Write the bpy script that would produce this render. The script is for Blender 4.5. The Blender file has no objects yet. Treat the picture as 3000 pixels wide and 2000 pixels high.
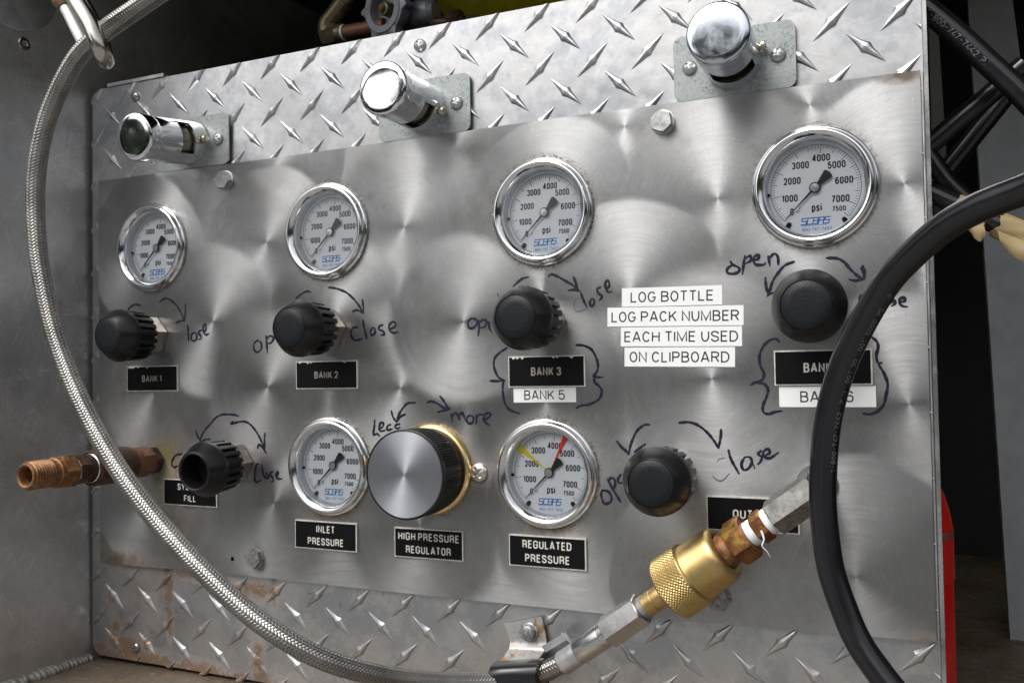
import bpy, bmesh, math, random
import numpy as np
from mathutils import Vector, Matrix, Quaternion
random.seed(7)
rng = np.random.default_rng(7)
S = bpy.context.scene
C = S.collection
R = math.radians
PI = math.pi
MM = 0.001

# ------------------------------------------------------------------ camera
cam_d = bpy.data.cameras.new("camera")
cam = bpy.data.objects.new("camera", cam_d)
C.objects.link(cam)
S.camera = cam
cam_d.sensor_width = 36.0
cam_d.lens = 33.654
cam_d.clip_start = 0.02
cam_d.clip_end = 400
cam_right = Vector((0.906773, 0.421269, -0.017191))
cam_fwd = Vector((-0.420699, 0.906733, 0.029128))
cam_up = Vector((0.027858, -0.019180, 0.999428))
rm = Matrix((cam_right, cam_up, -cam_fwd)).transposed()
cam.matrix_world = Matrix.Translation(Vector((0.634198, -0.566321, 0.150689))) @ rm.to_4x4()

# ------------------------------------------------------------------ sky, sun, exposure
SUN_ELEV, SUN_ROT = R(52), R(205)
world = bpy.data.worlds.new("World")
S.world = world
world.use_nodes = True
wn = world.node_tree
wn.nodes.clear()
sky = wn.nodes.new("ShaderNodeTexSky")
sky.sky_type = 'NISHITA'
sky.sun_disc = False
sky.sun_elevation = SUN_ELEV
sky.sun_rotation = SUN_ROT
sky.air_density = 1.0
sky.dust_density = 6.0
sky.ozone_density = 1.0
hs = wn.nodes.new("ShaderNodeHueSaturation")      # thin cloud: a whiter sky
hs.inputs['Saturation'].default_value = 0.15
bg = wn.nodes.new("ShaderNodeBackground")
bg.inputs['Strength'].default_value = 0.13
wo = wn.nodes.new("ShaderNodeOutputWorld")
wn.links.new(sky.outputs[0], hs.inputs['Color'])
wn.links.new(hs.outputs[0], bg.inputs['Color'])
wn.links.new(bg.outputs[0], wo.inputs['Surface'])

sun_d = bpy.data.lights.new("sun", 'SUN')
sun_d.energy = 0.6
sun_d.angle = R(30)
sun_d.color = (1.0, 0.98, 0.95)
sun = bpy.data.objects.new("sun", sun_d)
C.objects.link(sun)
# sun_rotation is measured from +Y towards +X: behind and to the left of the camera
sdir = Vector((math.sin(SUN_ROT) * math.cos(SUN_ELEV), math.cos(SUN_ROT) * math.cos(SUN_ELEV), math.sin(SUN_ELEV)))
sun.rotation_euler = sdir.to_track_quat('Z', 'Y').to_euler()

S.view_settings.view_transform = 'Standard'
S.view_settings.look = 'None'
S.view_settings.exposure = 0.70
S.view_settings.gamma = 1.0
S.render.engine = 'CYCLES'
S.cycles.max_bounces = 10
S.cycles.glossy_bounces = 6
S.cycles.transparent_max_bounces = 12
S.render.resolution_x = 1024
S.render.resolution_y = 682

# ------------------------------------------------------------------ mesh helpers (all lengths in millimetres)
class B:
    def __init__(s):
        s.v = []
        s.f = []
    def add(s, vs, fs, m=None):
        o = len(s.v)
        if m is not None:
            vs = [m @ Vector(v) for v in vs]
        s.v.extend([tuple(v) for v in vs])
        s.f.extend([tuple(i + o for i in f) for f in fs])
        return s
    def box(s, x0, x1, y0, y1, z0, z1, m=None):
        vs = [(x0, y0, z0), (x1, y0, z0), (x1, y1, z0), (x0, y1, z0), (x0, y0, z1), (x1, y0, z1), (x1, y1, z1), (x0, y1, z1)]
        return s.add(vs, [(0, 3, 2, 1), (4, 5, 6, 7), (0, 1, 5, 4), (1, 2, 6, 5), (2, 3, 7, 6), (3, 0, 4, 7)], m)
    def lathe(s, prof, n=40, m=None, mod=None, closed=False):
        """prof: (radius, height); the height runs along local -Y"""
        vs, fs, rings = [], [], []
        for k, (r, h) in enumerate(prof):
            if r < 1e-6:
                rings.append([len(vs)])
                vs.append((0, -h, 0))
            else:
                row = []
                for i in range(n):
                    a = 2 * PI * i / n
                    q = r + (mod(k, i, r) if mod else 0)
                    row.append(len(vs))
                    vs.append((q * math.cos(a), -h, q * math.sin(a)))
                rings.append(row)
        pairs = list(zip(rings, rings[1:]))
        if closed:
            pairs.append((rings[-1], rings[0]))
        for a, b in pairs:
            if len(a) == 1 and len(b) == 1:
                continue
            for i in range(n):
                j = (i + 1) % n
                if len(a) == 1:
                    fs.append((a[0], b[i], b[j]))
                elif len(b) == 1:
                    fs.append((a[i], b[0], a[j]))
                else:
                    fs.append((a[i], b[i], b[j], a[j]))
        return s.add(vs, fs, m)
    def prism(s, poly, y0, y1, m=None):
        n = len(poly)
        vs = [(x, y0, z) for x, z in poly] + [(x, y1, z) for x, z in poly]
        fs = [tuple(range(n)), tuple(range(2 * n - 1, n - 1, -1))]
        fs += [(i, i + n, (i + 1) % n + n, (i + 1) % n) for i in range(n)]
        return s.add(vs, fs, m)
    def tube(s, path, r, n=16, caps=True, m=None):
        P = [Vector(p) for p in path]
        rad = r if callable(r) else (lambda t: r)
        vs, fs = [], []
        nrm = None
        for i, p in enumerate(P):
            t = (P[min(i + 1, len(P) - 1)] - P[max(i - 1, 0)]).normalized()
            if nrm is None:
                nrm = t.orthogonal().normalized()
            else:
                nrm = (nrm - t * nrm.dot(t)).normalized()
            bi = t.cross(nrm)
            q = rad(i / (len(P) - 1))
            for k in range(n):
                a = 2 * PI * k / n
                vs.append(tuple(p + (nrm * math.cos(a) + bi * math.sin(a)) * q))
        for i in range(len(P) - 1):
            for k in range(n):
                j = (k + 1) % n
                fs.append((i * n + k, i * n + j, (i + 1) * n + j, (i + 1) * n + k))
        if caps:
            fs.append(tuple(range(n - 1, -1, -1)))
            fs.append(tuple((len(P) - 1) * n + k for k in range(n)))
        return s.add(vs, fs, m)

def hexpoly(af, rot=0):
    r = af / math.sqrt(3)
    return [(r * math.cos(R(60 * i + rot)), r * math.sin(R(60 * i + rot))) for i in range(6)]

def hexprof(b, af, h0, h1, rot=0, ch=0.8, m=None):
    """a hexagonal nut with chamfered corners at both ends, along local -Y"""
    ri = af / 2
    n = 48
    def rad(a):
        a = (a - R(rot)) % (PI / 3) - PI / 6
        return ri / math.cos(a)
    vs, fs = [], []
    rings = [(h0, 0.0), (h0, 1.0), (h0 + ch, 2.0), (h1 - ch, 2.0), (h1, 1.0), (h1, 0.0)]
    for h, k in rings:
        for i in range(n):
            a = 2 * PI * i / n + R(rot)
            if k == 2.0:
                q = rad(a)
            elif k == 1.0:
                q = rad(a) * 0.55 + ri * 0.42
            else:
                q = 0.02
            vs.append((q * math.cos(a), -h, q * math.sin(a)))
    for j in range(len(rings) - 1):
        for i in range(n):
            i2 = (i + 1) % n
            fs.append((j * n + i, (j + 1) * n + i, (j + 1) * n + i2, j * n + i2))
    return b.add(vs, fs, m)

def rrect(x0, x1, z0, z1, r, n=6):
    out = []
    for cx, cz, a0 in ((x1 - r, z1 - r, 0), (x0 + r, z1 - r, 90), (x0 + r, z0 + r, 180), (x1 - r, z0 + r, 270)):
        for i in range(n + 1):
            a = R(a0 + 90 * i / n)
            out.append((cx + r * math.cos(a), cz + r * math.sin(a)))
    return out

def spline(pts, step=3.0):
    P = [Vector(p) for p in pts]
    P = [P[0] * 2 - P[1]] + P + [P[-1] * 2 - P[-2]]
    out = []
    for i in range(1, len(P) - 2):
        p0, p1, p2, p3 = P[i - 1:i + 3]
        n = max(2, int((p2 - p1).length / step))
        for k in range(n):
            t = k / n
            out.append(0.5 * ((2 * p1) + (p2 - p0) * t + (2 * p0 - 5 * p1 + 4 * p2 - p3) * t * t + (3 * p1 - p0 - 3 * p2 + p3) * t ** 3))
    out.append(P[-2])
    return out

def meshdata(name, b, mat, smooth=35):
    me = bpy.data.meshes.new(name)
    me.from_pydata([(x * MM, y * MM, z * MM) for x, y, z in b.v], [], b.f)
    bm = bmesh.new()
    bm.from_mesh(me)
    bmesh.ops.recalc_face_normals(bm, faces=bm.faces)
    bm.to_mesh(me)
    bm.free()
    if smooth:
        me.polygons.foreach_set('use_smooth', [True] * len(me.polygons))
        me.set_sharp_from_angle(angle=R(smooth))
    if mat:
        me.materials.append(mat)
    return me

def tag(o, label=None, cat=None, group=None, kind=None):
    if label: o['label'] = label
    if cat: o['category'] = cat
    if group: o['group'] = group
    if kind: o['kind'] = kind
    return o

def obj(name, b, mat=None, parent=None, loc=None, rot=None, smooth=35, label=None):
    me = b if isinstance(b, bpy.types.Mesh) else meshdata(name, b, mat, smooth)
    o = bpy.data.objects.new(name, me)
    C.objects.link(o)
    if parent: o.parent = parent
    if loc is not None: o.location = Vector(loc) * MM
    if rot is not None: o.rotation_euler = rot
    if label: o['label'] = label
    return o

def thing(name, label, cat, loc=(0, 0, 0), rot=None, group=None):
    o = bpy.data.objects.new(name, None)
    o.empty_display_size = 0.01
    C.objects.link(o)
    o.location = Vector(loc) * MM
    if rot is not None: o.rotation_euler = rot
    return tag(o, label, cat, group)

def struct(name, b, mat, smooth=0, label=None):
    o = obj(name, b, mat, smooth=smooth)
    o['kind'] = 'structure'
    if label: o['label'] = label
    return o

def dup(root, loc, label, rot=None):
    r = root.copy()
    C.objects.link(r)
    r.location = Vector(loc) * MM
    if rot is not None: r.rotation_euler = rot
    r['label'] = label
    for ch in list(root.children):
        c = ch.copy()
        C.objects.link(c)
        c.parent = r
        for g in list(ch.children):
            d = g.copy()
            C.objects.link(d)
            d.parent = c
    return r

def aim(d):
    """rotation that turns local -Y into direction d, keeping local Z as high as it can"""
    d = Vector(d).normalized()
    y = -d
    x = y.cross(Vector((0, 0, 1))).normalized()
    z = x.cross(y)
    return Matrix((x, y, z)).transposed().to_euler()

# ------------------------------------------------------------------ stroke lettering
def _q(cx, cy, rx, ry, a0, a1, n=7):
    return [(cx + rx * math.cos(R(a0 + (a1 - a0) * i / n)), cy + ry * math.sin(R(a0 + (a1 - a0) * i / n))) for i in range(n + 1)]
def glyph(ch, ry):
    """centre lines in a unit box: (relative width, [(closed, points), ...]); ry = height of the corner curves"""
    rx = 0.5
    TR, TL, BL, BR = _q(1 - rx, 1 - ry, rx, ry, 0, 90), _q(rx, 1 - ry, rx, ry, 90, 180), _q(rx, ry, rx, ry, 180, 270), _q(1 - rx, ry, rx, ry, 270, 360)
    sm = lambda pts: [(p.x, p.y) for p in spline([(x, y, 0) for x, y in pts], 0.05)]
    r2 = min(ry, .25)
    if ch in 'O0': return (1.0 if ch == 'O' else .92, [(1, TR + TL + BL + BR)])
    if ch == 'C': return 1.0, [(0, [(1, .70)] + TR + TL + BL + BR + [(1, .30)])] if ry < .4 else [(0, _q(.5, .5, .5, .5, 35, 325, 24))]
    if ch == 'G': return 1.04, [(0, ([(1, .70)] + TR + TL + BL + BR + [(1, .46), (.55, .46)]) if ry < .4 else (_q(.5, .5, .5, .5, 35, 335, 24) + [(.98, .45), (.6, .45)]))]
    if ch == 'S': return .95, [(0, sm([(.98, .74), (.9, .9), (.5, 1), (.1, .92), (.02, .75), (.12, .6), (.5, .51), (.9, .4), (1, .25), (.9, .08), (.5, 0), (.1, .08), (0, .26)]))]
    if ch == 'B': return .96, [(1, [(0, 0), (0, 1), (.55, 1)] + _q(.55, .765, .38, .235, 90, -90, 8) + [(.6, .53)] + _q(.6, .265, .4, .265, 90, -90, 8)), (0, [(0, .53), (.6, .53)])]
    if ch == 'D': return 1.0, [(1, [(0, 0), (0, 1), (1 - .55, 1)] + _q(.45, 1 - max(ry, .3), .55, max(ry, .3), 90, 0) + _q(.45, max(ry, .3), .55, max(ry, .3), 0, -90))]
    if ch == 'P': return .94, [(0, [(0, 0), (0, 1), (.6, 1)] + _q(.6, .74, .4, .26, 90, -90, 8) + [(0, .48)])]
    if ch == 'R': return .98, [(0, [(0, 0), (0, 1), (.6, 1)] + _q(.6, .75, .38, .25, 90, -90, 8) + [(0, .5)]), (0, [(.52, .5), (1, 0)] if ry > .4 else [(.6, .5), (.9, .42), (.95, .3), (1, 0)])]
    if ch == 'U': return .98, [(0, [(0, 1)] + BL + BR + [(1, 1)])]
    if ch == 'A': return 1.08, [(0, [(0, 0), (.46, 1), (.54, 1), (1, 0)]), (0, [(.16, .3), (.84, .3)])]
    if ch == 'E': return .82, [(0, [(1, 1), (0, 1), (0, 0), (1, 0)]), (0, [(0, .53), (.9, .53)])]
    if ch == 'F': return .8, [(0, [(1, 1), (0, 1), (0, 0)]), (0, [(0, .5), (.85, .5)])]
    if ch == 'H': return .98, [(0, [(0, 0), (0, 1)]), (0, [(1, 0), (1, 1)]), (0, [(0, .52), (1, .52)])]
    if ch == 'I': return .0, [(0, [(0, 0), (0, 1)])]
    if ch == 'K': return .98, [(0, [(0, 0), (0, 1)]), (0, [(.98, 1), (.02, .36)]), (0, [(.38, .6), (1, 0)])]
    if ch == 'L': return .76, [(0, [(0, 1), (0, 0), (1, 0)])]
    if ch == 'M': return 1.28, [(0, [(0, 0), (0, 1), (.5, .05), (1, 1), (1, 0)])]
    if ch == 'N': return 1.0, [(0, [(0, 0), (0, 1), (1, 0), (1, 1)])]
    if ch == 'T': return .9, [(0, [(0, 1), (1, 1)]), (0, [(.5, 1), (.5, 0)])]
    if ch == 'V': return 1.0, [(0, [(0, 1), (.5, 0), (1, 1)])]
    if ch == 'Y': return 1.0, [(0, [(0, 1), (.5, .42), (1, 1)]), (0, [(.5, .45), (.5, 0)])]
    if ch == '1': return .42, [(0, [(0, .76), (.9, .98), (1, .98), (1, 0)])]
    if ch == '2': return .92, [(0, sm([(.02, .72), (.12, .92), (.5, 1), (.88, .93), (.97, .74), (.85, .5), (.4, .2), (0, 0)]) + [(1, 0)])]
    if ch == '3': return .92, [(0, sm([(.04, .8), (.2, .96), (.5, 1), (.85, .93), (.93, .76), (.8, .58), (.45, .53)])), (0, sm([(.45, .53), (.85, .46), (1, .27), (.88, .07), (.5, 0), (.14, .06), (0, .24)]))]
    if ch == '4': return .96, [(0, [(.74, 0), (.74, 1), (.66, 1), (0, .32), (0, .25), (1, .25)])]
    if ch == '5': return .92, [(0, [(.94, 1), (.12, 1), (.05, .52)] + sm([(.05, .52), (.3, .63), (.7, .62), (.98, .42), (.98, .22), (.8, .04), (.5, 0), (.14, .06), (0, .22)]))]
    if ch == '6': return .92, [(0, sm([(.94, .8), (.8, .96), (.5, 1), (.15, .9), (0, .6), (0, .3), (.15, .05), (.5, 0), (.85, .06), (.98, .3), (.85, .54), (.5, .6), (.15, .52), (.02, .34)]))]
    if ch == '7': return .9, [(0, [(0, 1), (1, 1)] + sm([(1, .97), (.6, .5), (.34, 0)]))]
    if ch == '8': return .92, [(1, _q(.5, .765, .42, .235, -90, 270, 18)), (1, _q(.5, .265, .5, .265, 90, 450, 18))]
    if ch == '-': return .6, [(0, [(0, .45), (1, .45)])]
    if ch == '/': return .5, [(0, [(0, -.05), (1, 1.05)])]
    if ch == '.': return .05, [(0, [(0, 0), (0, .08)])]
    if ch == 'p': return .84, [(0, [(0, .74), (0, -.28)]), (0, sm([(0, .6), (.3, .74), (.7, .72), (1, .5), (1, .22), (.7, .0), (.3, -.02), (0, .14)]))]
    if ch == 's': return .78, [(0, sm([(.95, .56), (.8, .7), (.5, .74), (.12, .68), (.05, .54), (.2, .42), (.8, .3), (.96, .18), (.85, .04), (.5, -.01), (.12, .04), (0, .18)]))]
    if ch == 'i': return .0, [(0, [(0, 0), (0, .74)]), (0, [(0, .9), (0, 1.04)])]
    return .6, []

def stroke_text(name, body, size, mat, bold=False, fit=None, cx=0.0, cz=0.0, y=0.0, thick=None):
    """printed capitals: condensed gothic (bold) or light grotesque, built from even strokes"""
    t = thick if thick else (0.17 if bold else 0.135)
    ry = 0.24 if bold else 0.5
    wid = 0.40 if bold else 0.62
    gap = (t + (0.10 if bold else 0.13))
    x = 0.0
    items = []
    for ch in body:
        if ch == ' ':
            x += wid * 0.55
            continue
        w, strokes = glyph(ch, ry)
        w *= wid
        items.append((x, w, strokes))
        x += w + gap
    total = x - gap + t
    sx = (fit / (total * size)) if fit else 1.0
    th = t
    b = B()
    lay = 0
    for x0, w, strokes in items:
        for closed, pts in strokes:
            lay += 1
            P = []
            for px, py in pts:
                q = Vector(((x0 + px * w) * sx, t / 2 + py * (1 - t)))
                if not P or (q - P[-1]).length > 1e-4: P.append(q)
            if closed and (P[0] - P[-1]).length < 1e-4: P.pop()
            n = len(P)
            tx = th * (0.5 + 0.5 * min(1.0, sx))
            o_ = len(b.v)
            for i in range(n):
                a = P[(i - 1) % n] if (closed or i > 0) else None
                c = P[(i + 1) % n] if (closed or i < n - 1) else None
                d1 = (P[i] - a).normalized() if a is not None else None
                d2 = (c - P[i]).normalized() if c is not None else None
                if d1 is None: d1 = d2
                if d2 is None: d2 = d1
                n1, n2 = Vector((-d1.y, d1.x)), Vector((-d2.y, d2.x))
                mt = n1 + n2
                if mt.length < .2: mt = n1
                mt.normalize()
                k = min(1 / max(.35, mt.dot(n1)), 2.0)
                off = mt * (tx / 2 * k)
                e = Vector((0, 0))
                if not closed and i == 0 and body not in (): e = -d1 * 0.0
                for sg in (1, -1):
                    v = P[i] + off * sg + e
                    b.v.append((v.x * size, y - 0.004 * (lay % 7), v.y * size))
            m = n if closed else n - 1
            for i in range(m):
                j = (i + 1) % n
                b.f.append((o_ + 2 * i, o_ + 2 * i + 1, o_ + 2 * j + 1, o_ + 2 * j))
    if not b.v:
        b.v = [(0, 0, 0)]
    xs = [v[0] for v in b.v]
    mid = (min(xs) + max(xs)) / 2
    b.v = [(vx - mid + cx, vy, vz - size / 2 + cz) for vx, vy, vz in b.v]
    return meshdata(name, b, mat, 0)

def text_mesh(name, body, size, mat, sx=1.0, bold=0.0, cx=0.0, cz=0.0, y=0.0, depth=0.03, fit=None):
    return stroke_text(name, body, size, mat, bold > 0.005, fit, cx, cz, y, 0.20 if bold > 0.025 else None)

# ------------------------------------------------------------------ materials
class N:
    def __init__(s, name):
        s.m = bpy.data.materials.new(name)
        s.m.use_nodes = True
        s.t = s.m.node_tree
        s.b = s.t.nodes['Principled BSDF']
        tc = s.t.nodes.new('ShaderNodeTexCoord')
        s.P = tc.outputs['Object']
    def node(s, typ, **kw):
        n = s.t.nodes.new('ShaderNode' + typ)
        for k, v in kw.items():
            setattr(n, k, v)
        return n
    def link(s, a, b):
        s.t.links.new(a, b)
    def put(s, sock, v):
        if hasattr(v, 'is_output'):
            s.link(v, sock)
        else:
            sock.default_value = v
    def math(s, op, a, b=0.0, c=None, clamp=False):
        n = s.node('Math', operation=op, use_clamp=clamp)
        s.put(n.inputs[0], a)
        s.put(n.inputs[1], b)
        if c is not None: s.put(n.inputs[2], c)
        return n.outputs[0]
    def vmath(s, op, a, b=(0, 0, 0)):
        n = s.node('VectorMath', operation=op)
        s.put(n.inputs[0], a)
        s.put(n.inputs[1], b)
        return n.outputs['Value'] if op in ('DISTANCE', 'LENGTH', 'DOT_PRODUCT') else n.outputs[0]
    def mapping(s, scale=(1, 1, 1), rot=(0, 0, 0), loc=(0, 0, 0), v=None):
        n = s.node('Mapping')
        n.inputs['Scale'].default_value = scale
        n.inputs['Rotation'].default_value = rot
        n.inputs['Location'].default_value = loc
        s.link(v if v is not None else s.P, n.inputs['Vector'])
        return n.outputs[0]
    def noise(s, scale, detail=4, rough=0.55, v=None, dist=0.0):
        n = s.node('TexNoise')
        n.inputs['Scale'].default_value = scale
        n.inputs['Detail'].default_value = detail
        n.inputs['Roughness'].default_value = rough
        n.inputs['Distortion'].default_value = dist
        s.link(v if v is not None else s.P, n.inputs['Vector'])
        return n.outputs['Fac']
    def ramp(s, fac, stops):
        n = s.node('ValToRGB')
        while len(n.color_ramp.elements) > 1:
            n.color_ramp.elements.remove(n.color_ramp.elements[0])
        for i, (p, c) in enumerate(stops):
            e = n.color_ramp.elements[0] if i == 0 else n.color_ramp.elements.new(p)
            e.position = p
            if not isinstance(c, (tuple, list)): c = (c, c, c)
            e.color = (*c, 1)
        s.link(fac, n.inputs['Fac'])
        return n.outputs['Color']
    def step(s, v, lo, hi, a=0.0, b=1.0):
        n = s.node('MapRange')
        n.inputs['From Min'].default_value = lo
        n.inputs['From Max'].default_value = hi
        n.inputs['To Min'].default_value = a
        n.inputs['To Max'].default_value = b
        s.link(v, n.inputs['Value'])
        return n.outputs[0]
    def mix(s, f, a, b):
        n = s.node('Mix', data_type='RGBA')
        s.put(n.inputs['Factor'], f)
        for k, v in (('A', a), ('B', b)):
            sock = [q for q in n.inputs if q.name == k and q.type == 'RGBA'][0]
            if isinstance(v, tuple): v = (*v, 1) if len(v) == 3 else v
            s.put(sock, v)
        return [q for q in n.outputs if q.type == 'RGBA'][0]
    def fmix(s, f, a, b):
        n = s.node('Mix', data_type='FLOAT')
        s.put(n.inputs['Factor'], f)
        s.put(n.inputs[2], a)
        s.put(n.inputs[3], b)
        return n.outputs[0]
    def bump(s, h, strength=0.2, dist=0.0002, base=None):
        n = s.node('Bump')
        n.inputs['Strength'].default_value = strength
        n.inputs['Distance'].default_value = dist
        s.link(h, n.inputs['Height'])
        if base is not None: s.link(base, n.inputs['Normal'])
        return n.outputs[0]
    def set(s, color=None, metal=None, rough=None, normal=None, **kw):
        if color is not None:
            s.put(s.b.inputs['Base Color'], (*color, 1) if isinstance(color, tuple) else color)
        if metal is not None: s.put(s.b.inputs['Metallic'], metal)
        if rough is not None: s.put(s.b.inputs['Roughness'], rough)
        if normal is not None: s.put(s.b.inputs['Normal'], normal)
        for k, v in kw.items():
            s.put(s.b.inputs[k.replace('_', ' ')], v)
        return s.m
    def spot(s, x, z, rx, rz, soft=1.0):
        """soft elliptical mask around panel point (x, z), millimetres"""
        v = s.vmath('SUBTRACT', s.P, (x * MM, 0, z * MM))
        v = s.vmath('MULTIPLY', v, (1000.0 / rx, 0, 1000.0 / rz))
        d = s.vmath('LENGTH', v)
        return s.step(d, 1.0, 0.0)
    def scratches(s, scale=1.0, count=3, thin=0.012, seed=0):
        """fine straight scratches in several directions, as a 0..1 mask"""
        out = None
        for i in range(count):
            a = (seed * 37 + i * 51 + 13) % 180
            mp = s.node('Mapping', vector_type='TEXTURE')
            mp.inputs['Scale'].default_value = (1 / (scale * 14), 1 / (scale * 14), 1 / (scale * 520))
            mp.inputs['Rotation'].default_value = (0, R(a), 0)
            mp.inputs['Location'].default_value = (seed + i * 3.1, 0, i)
            s.link(s.P, mp.inputs['Vector'])
            v = mp.outputs[0]
            n = s.noise(1.0, 3, 0.6, v)
            d = s.math('ABSOLUTE', s.math('SUBTRACT', n, 0.5))
            m = s.step(d, thin, 0.0)
            br = s.step(s.noise(60 * scale, 2, 0.5, s.mapping(loc=(i * 5.0 + seed, 1, 2))), 0.52, 0.66)
            m = s.math('MULTIPLY', m, br)
            out = m if out is None else s.math('MAXIMUM', out, m)
        return out

def mat_stainless():
    s = N('brushed_swirl_stainless')
    s.P = s.node('NewGeometry').outputs['Position']
    discs = [(60, 305, 62), (180, 300, 62), (562, 299, 64), (331, 299, 64), (451, 300, 62), (50, 250, 60), (172, 248, 58), (400, 252, 60),
             (291, 250, 62), (611, 249, 62), (508, 250, 64), (56, 56, 62), (300, 46, 62), (410, 60, 62), (500, 20, 66), (177, 56, 60),
             (60, 138, 60), (120, 191, 58), (232, 190, 58), (452, 196, 60), (560, 190, 60), (172, 141, 56), (395, 130, 60), (286, 139, 58),
             (610, 128, 60), (502, 143, 64), (580, 32, 66), (336, 183, 56)]
    # one round pass of the sanding disc after another: each point keeps the centre of the last pass over it
    wob = s.node('TexNoise')
    wob.inputs['Scale'].default_value = 14
    s.link(s.P, wob.inputs['Vector'])
    hf = s.math('SUBTRACT', s.noise(1.0, 1, 0.5, s.mapping(scale=(1900, 1, 1900))), 0.5)
    wv = s.vmath('MULTIPLY', s.vmath('SUBTRACT', wob.outputs['Color'], (0.5, 0.5, 0.5)), (0.016, 0, 0.016))
    Pw = s.vmath('ADD', s.P, wv)
    cur = (0.3, 0, -0.6)
    for x, z, r in discs:
        d = s.vmath('DISTANCE', s.vmath('MULTIPLY', Pw, (1, 0, 1)), (x * MM, 0, z * MM))
        n_ = s.node('MapRange', interpolation_type='SMOOTHSTEP')
        soft = 0.6
        d = s.math('ADD', d, s.math('MULTIPLY', hf, (14 + (int(x * 7 + z * 3) % 4) * 12) * MM))
        n_.inputs['From Min'].default_value = (r + soft) * MM
        n_.inputs['From Max'].default_value = (r - soft) * MM
        s.link(d, n_.inputs['Value'])
        f = n_.outputs[0]
        n = s.node('Mix', data_type='VECTOR')
        s.link(f, n.inputs['Factor'])
        a = [q for q in n.inputs if q.name == 'A' and q.type == 'VECTOR'][0]
        b = [q for q in n.inputs if q.name == 'B' and q.type == 'VECTOR'][0]
        s.put(a, cur)
        s.put(b, (x * MM, 0, z * MM))
        cur = [q for q in n.outputs if q.type == 'VECTOR'][0]
    rad = s.vmath('MULTIPLY', s.vmath('SUBTRACT', s.P, cur), (1, 0, 1))
    tan = s.vmath('NORMALIZE', rad)
    dist = s.vmath('LENGTH', rad)
    # ring-shaped scratches round each centre
    comb = s.node('CombineXYZ')
    s.link(s.math('MULTIPLY', dist, 900.0), comb.inputs[0])
    s.link(s.math('MULTIPLY', s.vmath('DOT_PRODUCT', s.vmath('NORMALIZE', rad), (0.6, 0, 0.8)), 2.0), comb.inputs[1])
    rings = s.noise(1.0, 3, 0.7, comb.outputs[0])
    cross = s.noise(1.0, 3, 0.6, s.mapping(scale=(1500, 1, 60)))
    cross2 = s.noise(1.0, 3, 0.6, s.mapping(scale=(60, 1, 1500)))
    cloud = s.noise(9, 5, 0.6)
    h = s.math('ADD', rings, s.math('MULTIPLY', s.math('ADD', cross, cross2), 0.35))
    scr = s.scratches(0.8, 4, 0.006, 2)
    col = s.mix(s.step(rings, 0.3, 0.7), (0.375, 0.378, 0.382), (0.46, 0.462, 0.465))
    col = s.mix(s.math('MULTIPLY', s.step(s.noise(30, 6, 0.65), 0.48, 0.7), 0.30), col, (0.40, 0.385, 0.36))
    hatch = s.math('MAXIMUM', s.step(cross, 0.60, 0.72), s.step(cross2, 0.62, 0.74))
    col = s.mix(s.math('MULTIPLY', hatch, 0.30), col, (0.20, 0.20, 0.20))
    col = s.mix(s.math('MULTIPLY', scr, 0.5), col, (0.80, 0.80, 0.79))
    film_and_reflection = s.step(s.noise(6.5, 5, 0.6, s.mapping(loc=(0.37, 0, 0.11)), 0.4), 0.44, 0.62)
    film_and_reflection = s.math('MULTIPLY', film_and_reflection, 0.62)
    col = s.mix(film_and_reflection, col, (0.235, 0.235, 0.235))  # dark reflections of the surroundings, put into the steel colour as random patches
    smear = s.step(s.noise(34, 6, 0.7, s.mapping(loc=(0.9, 0, 0.4))), 0.52, 0.70)
    col = s.mix(s.math('MULTIPLY', smear, 0.45), col, (0.24, 0.23, 0.21))
    # dried dirt along the lower left edge, round the gauges and below the fill connection
    nz = s.step(s.noise(90, 7, 0.75), 0.36, 0.58)
    dirt = None
    for (x, z, rx, rz, k) in [(20, -2, 90, 22, 1.0), (75, 85, 24, 40, 0.9), (80, 40, 40, 60, 0.5), (30, 120, 50, 60, 0.35), (395, 50, 40, 14, 0.6), (226, 48, 45, 12, 0.5),
                              (226, 84, 42, 42, 0.7), (394, 84, 42, 42, 0.8), (563, 253, 41, 41, 0.7), (394, 252, 41, 41, 0.9), (226, 252, 40, 40, 0.6), (59, 252, 40, 40, 0.6),
                              (160, 15, 14, 16, 0.7), (615, 1, 16, 6, 0.5), (612, 309, 20, 6, 0.9), (346, 83, 11, 11, 0.8), (75, 70, 60, 40, 0.4)]:
        m = s.math('MULTIPLY', s.math('MULTIPLY', s.spot(x, z, rx, rz), nz), k * 1.6)
        dirt = m if dirt is None else s.math('MAXIMUM', dirt, m)
    fine = s.step(s.noise(420, 4, 0.7), 0.46, 0.60)
    for (x, z, k) in [(226.6, 84, .8), (394.6, 84, 1.0), (563.2, 251.8, .55), (394.6, 251.8, .9), (226.6, 251.8, .6), (59.3, 251.8, .5), (310.4, 84.3, .5)]:
        d_ = s.vmath('DISTANCE', s.vmath('MULTIPLY', s.P, (1, 0, 1)), (x * MM, 0, z * MM))
        rim = 31.0 if x == 310.4 else 35.0
        m = s.math('MULTIPLY', s.step(d_, (rim + 4.2) * MM, (rim + 0.2) * MM), s.math('MULTIPLY', fine, k * 1.2))
        dirt = s.math('MAXIMUM', dirt, m)
    dirt = s.math('MINIMUM', dirt, 0.85)
    col = s.mix(dirt, col, (0.15, 0.10, 0.055))
    yel = s.math('MULTIPLY', s.math('MULTIPLY', s.spot(72, 76, 16, 34), s.step(s.noise(110, 4, 0.6), 0.35, 0.6)), 0.9)
    col = s.mix(yel, col, (0.34, 0.29, 0.07))
    rough = s.math('ADD', s.step(rings, 0.25, 0.75, 0.32, 0.41), s.math('MULTIPLY', cloud, 0.10))
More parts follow.
